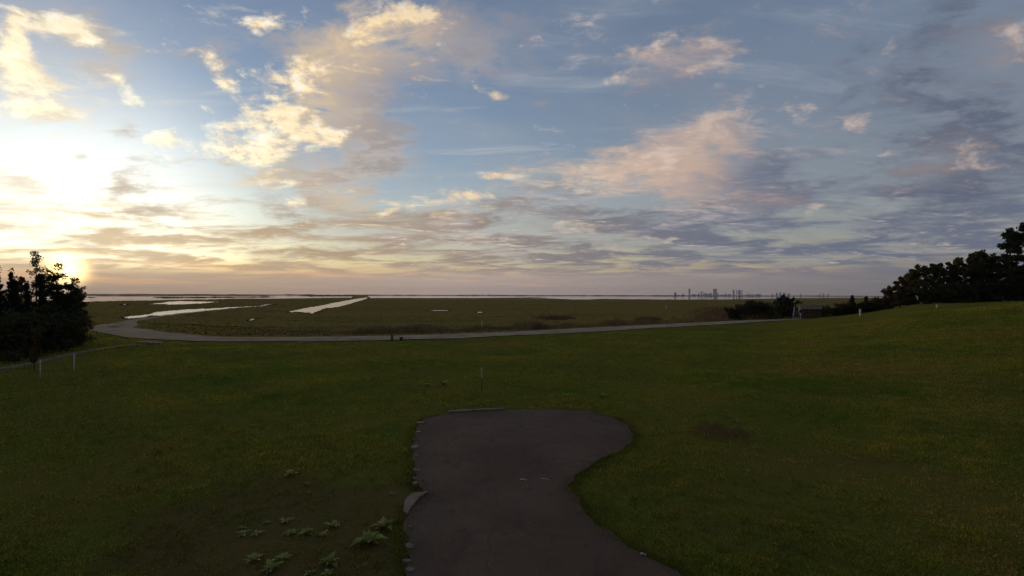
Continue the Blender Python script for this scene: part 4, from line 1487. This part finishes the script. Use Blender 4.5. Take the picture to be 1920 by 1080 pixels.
# ------------------------------------------------------------------ posts, stakes and small things
def post(px, top, base, wpx, mat, label, name='marker_post', cat='post', group=None, cap=None, shape='box'):
    b = G(px, base)
    d = ray(px, fixrow(px, top))
    t = b.y / d.y
    h = CAM_H + d.z * t - b.z
    w = wpx / FPX * b.y
    e = empty(name, b, rng.uniform(-0.2, 0.2))
    tag(e, label, cat, group)
    if shape == 'box':
        MB().box((0, 0, h * 0.5 - 0.1), (w, w, h + 0.2)).build('shaft', M[mat], e)
        MB().box((0, 0, h + w * 0.2), (w * 1.18, w * 1.18, w * 0.4), taper=0.35).build('cap', M[cap or mat], e)
    else:
        MB().tube([(0, 0, -0.15), (0, 0, h * 0.97)], [w / 2, w / 2], 10).build('shaft', M[mat], e, True)
        MB().tube([(0, 0, h * 0.96), (0, 0, h), (0, 0, h + w * 0.3)], [w * 0.58, w * 0.58, w * 0.2], 10).build('cap', M[cap or mat], e, True)
    return e


post(75, 664, 703, 2.2, 'white', 'white post at the left edge, in front of the sapling', group='white posts', shape='tube')
post(138.5, 653, 689, 2.4, 'white', 'white post right of the one by the sapling', group='white posts', shape='tube')
post(903.5, 606, 619.5, 2.6, 'white', 'small white marker post in the reeds beyond the road', group='white posts')
post(1249, 575.5, 583, 1.6, 'white', 'thin pale pole far out in the marsh', name='marsh_pole', cat='pole', shape='tube')
post(1613, 578, 590, 2.4, 'white', 'white marker post at the end of the road by the small cedars', group='white posts')
post(1757, 565.5, 571.5, 3.2, 'white', 'short white marker on the rise below the right wood', group='white posts', shape='tube')
post(735, 630.5, 642, 3.6, 'wood', 'short wooden post on the lawn side of the road', name='wooden_post')
post(1772, 568.5, 571.3, 3.4, 'concrete', 'low grey stub right of the short white marker', name='stone_stub', cat='stub', shape='tube')

# black bin beside the wooden post
b = G(752, 641.5)
s_ = b.y / FPX
e = tag(empty('litter_bin', b), 'small black bin beside the wooden post by the road', 'bin')
MB().tube([(0, 0, -0.02), (0, 0, 5.2 * s_)], [2.3 * s_, 3.0 * s_], 14).build('body', M['black'], e)
MB().tube([(0, 0, 5.1 * s_), (0, 0, 6.6 * s_), (0, 0, 7.2 * s_)], [4.0 * s_, 4.0 * s_, 3.1 * s_], 14).build('lid', M['black'], e)
MB().box((0, 0, 0.02), (9 * s_, 5 * s_, 0.06)).build('base', M['black'], e)

# thin stake in the lawn beyond the path end
b = flat(903, 737); b.z = tz(b.x, b.y)
s_ = b.y / FPX
e = tag(empty('lawn_stake', b), 'thin stake with a white top beyond the rounded path end', 'stake')
MB().tube([(0, 0, -0.2), (0.2 * s_, 0, 29 * s_)], [0.95 * s_, 0.95 * s_], 8).build('rod', M['wood_dark'], e)
MB().tube([(0.2 * s_, 0, 27 * s_), (0.3 * s_, 0, 42.5 * s_)], [1.25 * s_, 1.25 * s_], 8).build('sleeve', M['orange'], e)
MB().tube([(0.3 * s_, 0, 42 * s_), (0.3 * s_, 0, 46.5 * s_), (0.3 * s_, 0, 47.5 * s_)], [1.8 * s_, 1.8 * s_, 0.8 * s_], 8).build('cap', M['white'], e)

# pale kerb running past the left thicket, and two slabs lying near its end
kp = [(-60, 697), (0, 684.5), (40, 677), (80, 668), (110, 661), (140, 655), (180, 648), (220, 643), (255, 639.5)]
kc = [G(*p) for p in kp]
V, F = [], []
runs = []
for a, b2 in zip(kc[:-1], kc[1:]):
    k = max(2, int((b2 - a).length / 0.5))
    runs += [a.lerp(b2, j / k) for j in range(k)]
runs.append(kc[-1])
for i, p in enumerate(runs):
    d = (runs[min(i + 1, len(runs) - 1)] - runs[max(i - 1, 0)]); d.z = 0; d.normalize()
    n_ = Vector((-d.y, d.x, 0))
    fade = 1.0 - 0.75 * max(0, (i / len(runs) - 0.55) / 0.45)
    z = tz(p.x, p.y)
    for off, hh in ((-0.10, -0.05), (-0.08, 0.11 * fade), (0.08, 0.11 * fade), (0.10, -0.05)):
        q = p + n_ * off
        V.append((q.x, q.y, z + hh))
for i in range(len(runs) - 1):
    for j in range(3):
        a = i * 4 + j
        F.append((a, a + 1, a + 5, a + 4))
o = link(bpy.data.objects.new('low_kerb', mesh_np('low_kerb', V, F, M['concrete'])))
tag(o, 'low pale concrete kerb running past the left thicket', 'kerb')

for px, py, wpx, dpt, lab in ((276, 637.2, 34, 0.55, 'longer pale slab lying in the grass near the road bend'), (290, 640.0, 24, 0.45, 'shorter pale slab in front of the longer one')):
    b = G(px, py)
    s_ = b.y / FPX
    mb = MB().box((0, 0, 0.04), (wpx * s_, dpt, 0.16), taper=0.97)
    o = mb.build('concrete_slab', M['concrete'])
    o.location = b; o.rotation_euler = (0, 0, 0.35)
    tag(o, lab, 'slab', 'slabs near the road bend')

# --- ramp with white rails, sign and wooden shelter beyond the road
b = G(1494, 598.5)
b.z = tz(b.x, b.y) - 0.05
s_ = b.y / FPX
view = math.atan2(b.x, b.y)
e = tag(empty('boardwalk_ramp', b, -view), 'grey plank ramp between white rails left of the shelter', 'ramp')
L, H_ = 2.6, 16 * s_
n = 9
for k in range(n):
    t = (k + 0.5) / n
    MB().box((0, L * t, H_ * t), ((12.5 - 5.0 * t) * s_, L / n * 0.90, 0.05)).build('plank', M['concrete'], e)
for sx in (-1, 1):
    xb, xt = sx * 6.2 * s_, sx * 3.9 * s_
    for t, nm in ((0.08, 'rail_post'), (0.55, 'rail_post'), (0.97, 'rail_post')):
        x = xb + (xt - xb) * t
        MB().box((x, L * t, H_ * t + 3.0 * s_), (1.3 * s_, 1.3 * s_, 9 * s_)).build(nm, M['white'], e)
    mb = MB()
    mb.tube([(xb, 0.1, 6.5 * s_), (xt, L, H_ + 7.0 * s_)], [0.75 * s_, 0.75 * s_], 6)
    mb.build('hand_rail', M['white'], e)
    MB().tube([(xb, 0.1, 0.02), (xt, L, H_ + 0.02)], [0.6 * s_, 0.6 * s_], 6).build('stringer', M['wood'], e)

b = G(1502, 598); s_ = b.y / FPX
e = tag(empty('trail_sign', b, -view), 'narrow black sign with white notices right of the ramp', 'sign')
MB().box((0, 0, 9 * s_), (1.6 * s_, 1.6 * s_, 20 * s_)).build('post', M['black'], e)
board = MB().box((0, -1.2 * s_, 13 * s_), (5.0 * s_, 0.6 * s_, 9 * s_)).build('board', M['black'], e)
MB().box((0, -1.7 * s_, 18.6 * s_), (4.0 * s_, 0.3 * s_, 1.8 * s_)).build('notice', M['white'], board)
MB().box((0.4 * s_, -1.7 * s_, 9.6 * s_), (1.9 * s_, 0.3 * s_, 4.2 * s_)).build('notice', M['white'], board)

b = G(1521, 597); s_ = b.y / FPX
e = tag(empty('wooden_shelter', b, -view), 'low brown wooden shelter with a pale flat roof edge', 'shelter')
W_ = 32 * s_
for k in range(8):
    MB().box((-W_ / 2 + W_ * (k + 0.5) / 8, 1.2, 9 * s_), (W_ / 8 * 0.94, 0.05, 19 * s_)).build('back_board', M['wood_dark'], e)
for x in (-W_ / 2 + 1 * s_, 0, W_ / 2 - 1 * s_):
    MB().box((x, -0.1, 8 * s_), (1.6 * s_, 1.6 * s_, 20 * s_)).build('post', M['wood'], e)
roof = MB().box((0, 0.45, 22.6 * s_), (W_ * 1.06, 1.9, 0.9 * s_), Matrix.Rotation(R(9), 3, 'X')).build('roof', M['wood'], e)
MB().box((0, -0.55, 19.6 * s_), (W_ * 1.04, 0.08, 2.2 * s_)).build('fascia', M['wood_pale'], roof)
MB().box((0, 1.42, 25.0 * s_), (W_ * 1.02, 0.08, 1.8 * s_)).build('ridge_board', M['wood_pale'], roof)
MB().box((0, 0.75, 5.2 * s_), (W_ * 0.8, 0.4, 0.8 * s_)).build('bench', M['wood'], e)


# ------------------------------------------------------------------ the skyline across the bay
DIST = 8600.0
def tower(px, top, wpx, mat, label, style='slab', parts=1):
    d = ray(px, fixrow(px, top))
    t = DIST / d.y
    x = d.x * t
    h = CAM_H + d.z * t + 2.0
    w = wpx * 1.22 / FPX * DIST
    e = empty('tower_block', (x, DIST, -2.0), -math.atan2(x, DIST))
    tag(e, label, 'tower', 'skyline across the bay')
    dep = max(w * 0.8, 24)
    if style == 'slab':
        MB().box((0, 0, h * 0.48), (w, dep, h * 0.96)).build('shaft', M[mat], e)
        MB().box((0, 0, h * 0.98), (w * 0.6, dep * 0.6, h * 0.04)).build('roof_house', M[mat], e)
    elif style == 'step':
        MB().box((0, 0, h * 0.35), (w, dep, h * 0.70)).build('shaft', M[mat], e)
        MB().box((0, 0, h * 0.82), (w * 0.7, dep * 0.7, h * 0.24)).build('upper_shaft', M[mat], e)
        MB().box((0, 0, h * 0.97), (w * 0.35, dep * 0.35, h * 0.06)).build('roof_house', M[mat], e)
    elif style == 'round':
        MB().box((0, 0, h * 0.42), (w, dep, h * 0.84)).build('shaft', M[mat], e)
        mb = MB()
        mb.tube([(-w / 2, 0, h * 0.84), (-w * 0.2, 0, h * 0.84), (w * 0.2, 0, h * 0.84), (w / 2, 0, h * 0.84)], [w * 0.02, h * 0.15, h * 0.15, w * 0.02], 12)
        mb.build('domed_top', M[mat], e)
    elif style == 'twin':
        MB().box((-w * 0.22, 0, h * 0.48), (w * 0.54, dep, h * 0.96)).build('shaft', M['tower_grey'], e)
        MB().box((w * 0.28, 4, h * 0.5), (w * 0.44, dep, h)).build('shaft', M['tower_dark'], e)
        MB().box((-w * 0.2, 0, h * 0.97), (w * 0.3, dep * 0.5, h * 0.03)).build('roof_house', M['tower_grey'], e)
    elif style == 'spire':
        MB().box((0, 0, h * 0.42), (w, dep * 0.6, h * 0.84)).build('shaft', M[mat], e)
        MB().box((0, 0, h * 0.92), (w * 0.5, dep * 0.3, h * 0.16), taper=0.4).build('spire', M[mat], e)
    return e


for a in [
    (1266, 550.5, 3.4, 'tower_dark', 'lone small tower at the left end of the skyline', 'step'),
    (1281, 553.6, 3.0, 'tower_grey', 'low block between the lone tower and the slender grey one', 'slab'),
    (1292.7, 543.6, 2.6, 'tower_grey', 'tall slender grey tower, leftmost of the tall ones', 'slab'),
    (1301, 554.0, 6.0, 'tower_grey', 'wide low block right of the tall slender grey tower', 'slab'),
    (1310, 552.2, 2.6, 'tower_grey', 'small block left of the pair of thin mid-height towers', 'slab'),
    (1315, 548.4, 2.2, 'tower_grey', 'left one of the pair of thin mid-height towers', 'slab'),
    (1319.6, 548.8, 1.5, 'tower_grey', 'right, thinner one of the pair of mid-height towers', 'spire'),
    (1324.5, 552.6, 5.0, 'tower_dark', 'dark low block right of the pair of thin towers', 'slab'),
    (1332, 552.2, 5.0, 'tower_dark', 'dark low block left of the big dark double tower', 'slab'),
    (1340.6, 543.4, 5.4, 'tower_dark', 'big double tower with a dark right half', 'twin'),
    (1346, 551.8, 1.8, 'tower_grey', 'tiny block just right of the big double tower', 'slab'),
    (1354, 554.0, 4.0, 'tower_grey', 'low block midway between the double tower and the reddish towers', 'slab'),
    (1360.5, 552.0, 2.6, 'tower_grey', 'stepped block left of the reddish towers', 'step'),
    (1367.5, 553.0, 4.4, 'tower_dark', 'dark low block touching the leftmost reddish tower', 'slab'),
    (1375.5, 545.0, 2.6, 'tower_red', 'leftmost of the four reddish towers', 'slab'),
    (1381.4, 544.6, 1.3, 'tower_red', 'thinnest of the four reddish towers', 'spire'),
    (1386.2, 544.8, 3.6, 'tower_red', 'widest reddish tower, with a rounded top', 'round'),
    (1391.0, 544.8, 1.5, 'tower_red', 'rightmost of the four reddish towers', 'slab'),
    (1402, 551.4, 1.8, 'tower_dark', 'first of three small blocks right of the reddish towers', 'slab'),
    (1407, 551.8, 1.8, 'tower_dark', 'second of three small blocks right of the reddish towers', 'slab'),
    (1412, 552.0, 1.8, 'tower_grey', 'third of three small blocks right of the reddish towers', 'slab'),
    (1422, 552.6, 8.0, 'tower_grey', 'long low block left of the spiky cedar', 'slab'),
    (1448, 551.8, 2.4, 'tower_grey', 'small block seen just left of the spiky cedar', 'slab'),
    (1456.5, 549.4, 2.6, 'tower_grey', 'pale tower seen behind the left of the spiky cedar', 'slab'),
    (1463, 548.4, 3.0, 'tower_grey', 'pale tower seen behind the top of the spiky cedar', 'step'),
    (1470.5, 549.0, 3.6, 'tower_grey', 'pale tower seen right of the top of the spiky cedar', 'slab'),
    (1479, 550.4, 4.0, 'tower_grey', 'stepped pale block right of the spiky cedar', 'step'),
    (1501, 550.2, 2.4, 'tower_grey', 'small tower on the far shore straight above the ramp', 'step'),
    (1537, 550.6, 2.6, 'tower_grey', 'left one of three far blocks above the shelter', 'slab'),
    (1544, 549.6, 2.2, 'tower_grey', 'middle one of three far blocks above the shelter', 'slab'),
    (1553, 549.8, 2.2, 'tower_grey', 'right one of three far blocks above the shelter', 'slab'),
    (905.5, 555.0, 1.8, 'tower_dark', 'left one of two far specks on the middle horizon', 'slab'),
    (917, 555.0, 1.8, 'tower_dark', 'right one of two far specks on the middle horizon', 'slab'),
    (1095, 555.6, 2.2, 'tower_dark', 'far speck on the horizon between the specks and the skyline', 'slab'),
]:
    tower(*a)


# ------------------------------------------------------------------ evening haze over the bay
def build_haze():
    m = bpy.data.materials.new('evening_haze')
    m.use_nodes = True
    nt = m.node_tree
    nt.nodes.clear()
    v = nt.nodes.new('ShaderNodeVolumePrincipled')
    v.inputs['Color'].default_value = (0.86, 0.84, 0.86, 1)
    v.inputs['Density'].default_value = 0.00005
    v.inputs['Anisotropy'].default_value = 0.2
    out = nt.nodes.new('ShaderNodeOutputMaterial')
    nt.links.new(v.outputs[0], out.inputs['Volume'])
    o = MB().box((0, 0, 86), (27200, 27200, 179)).build('haze', m)
    tag(o, 'thin grey evening haze over the bay', kind='stuff')


build_haze()
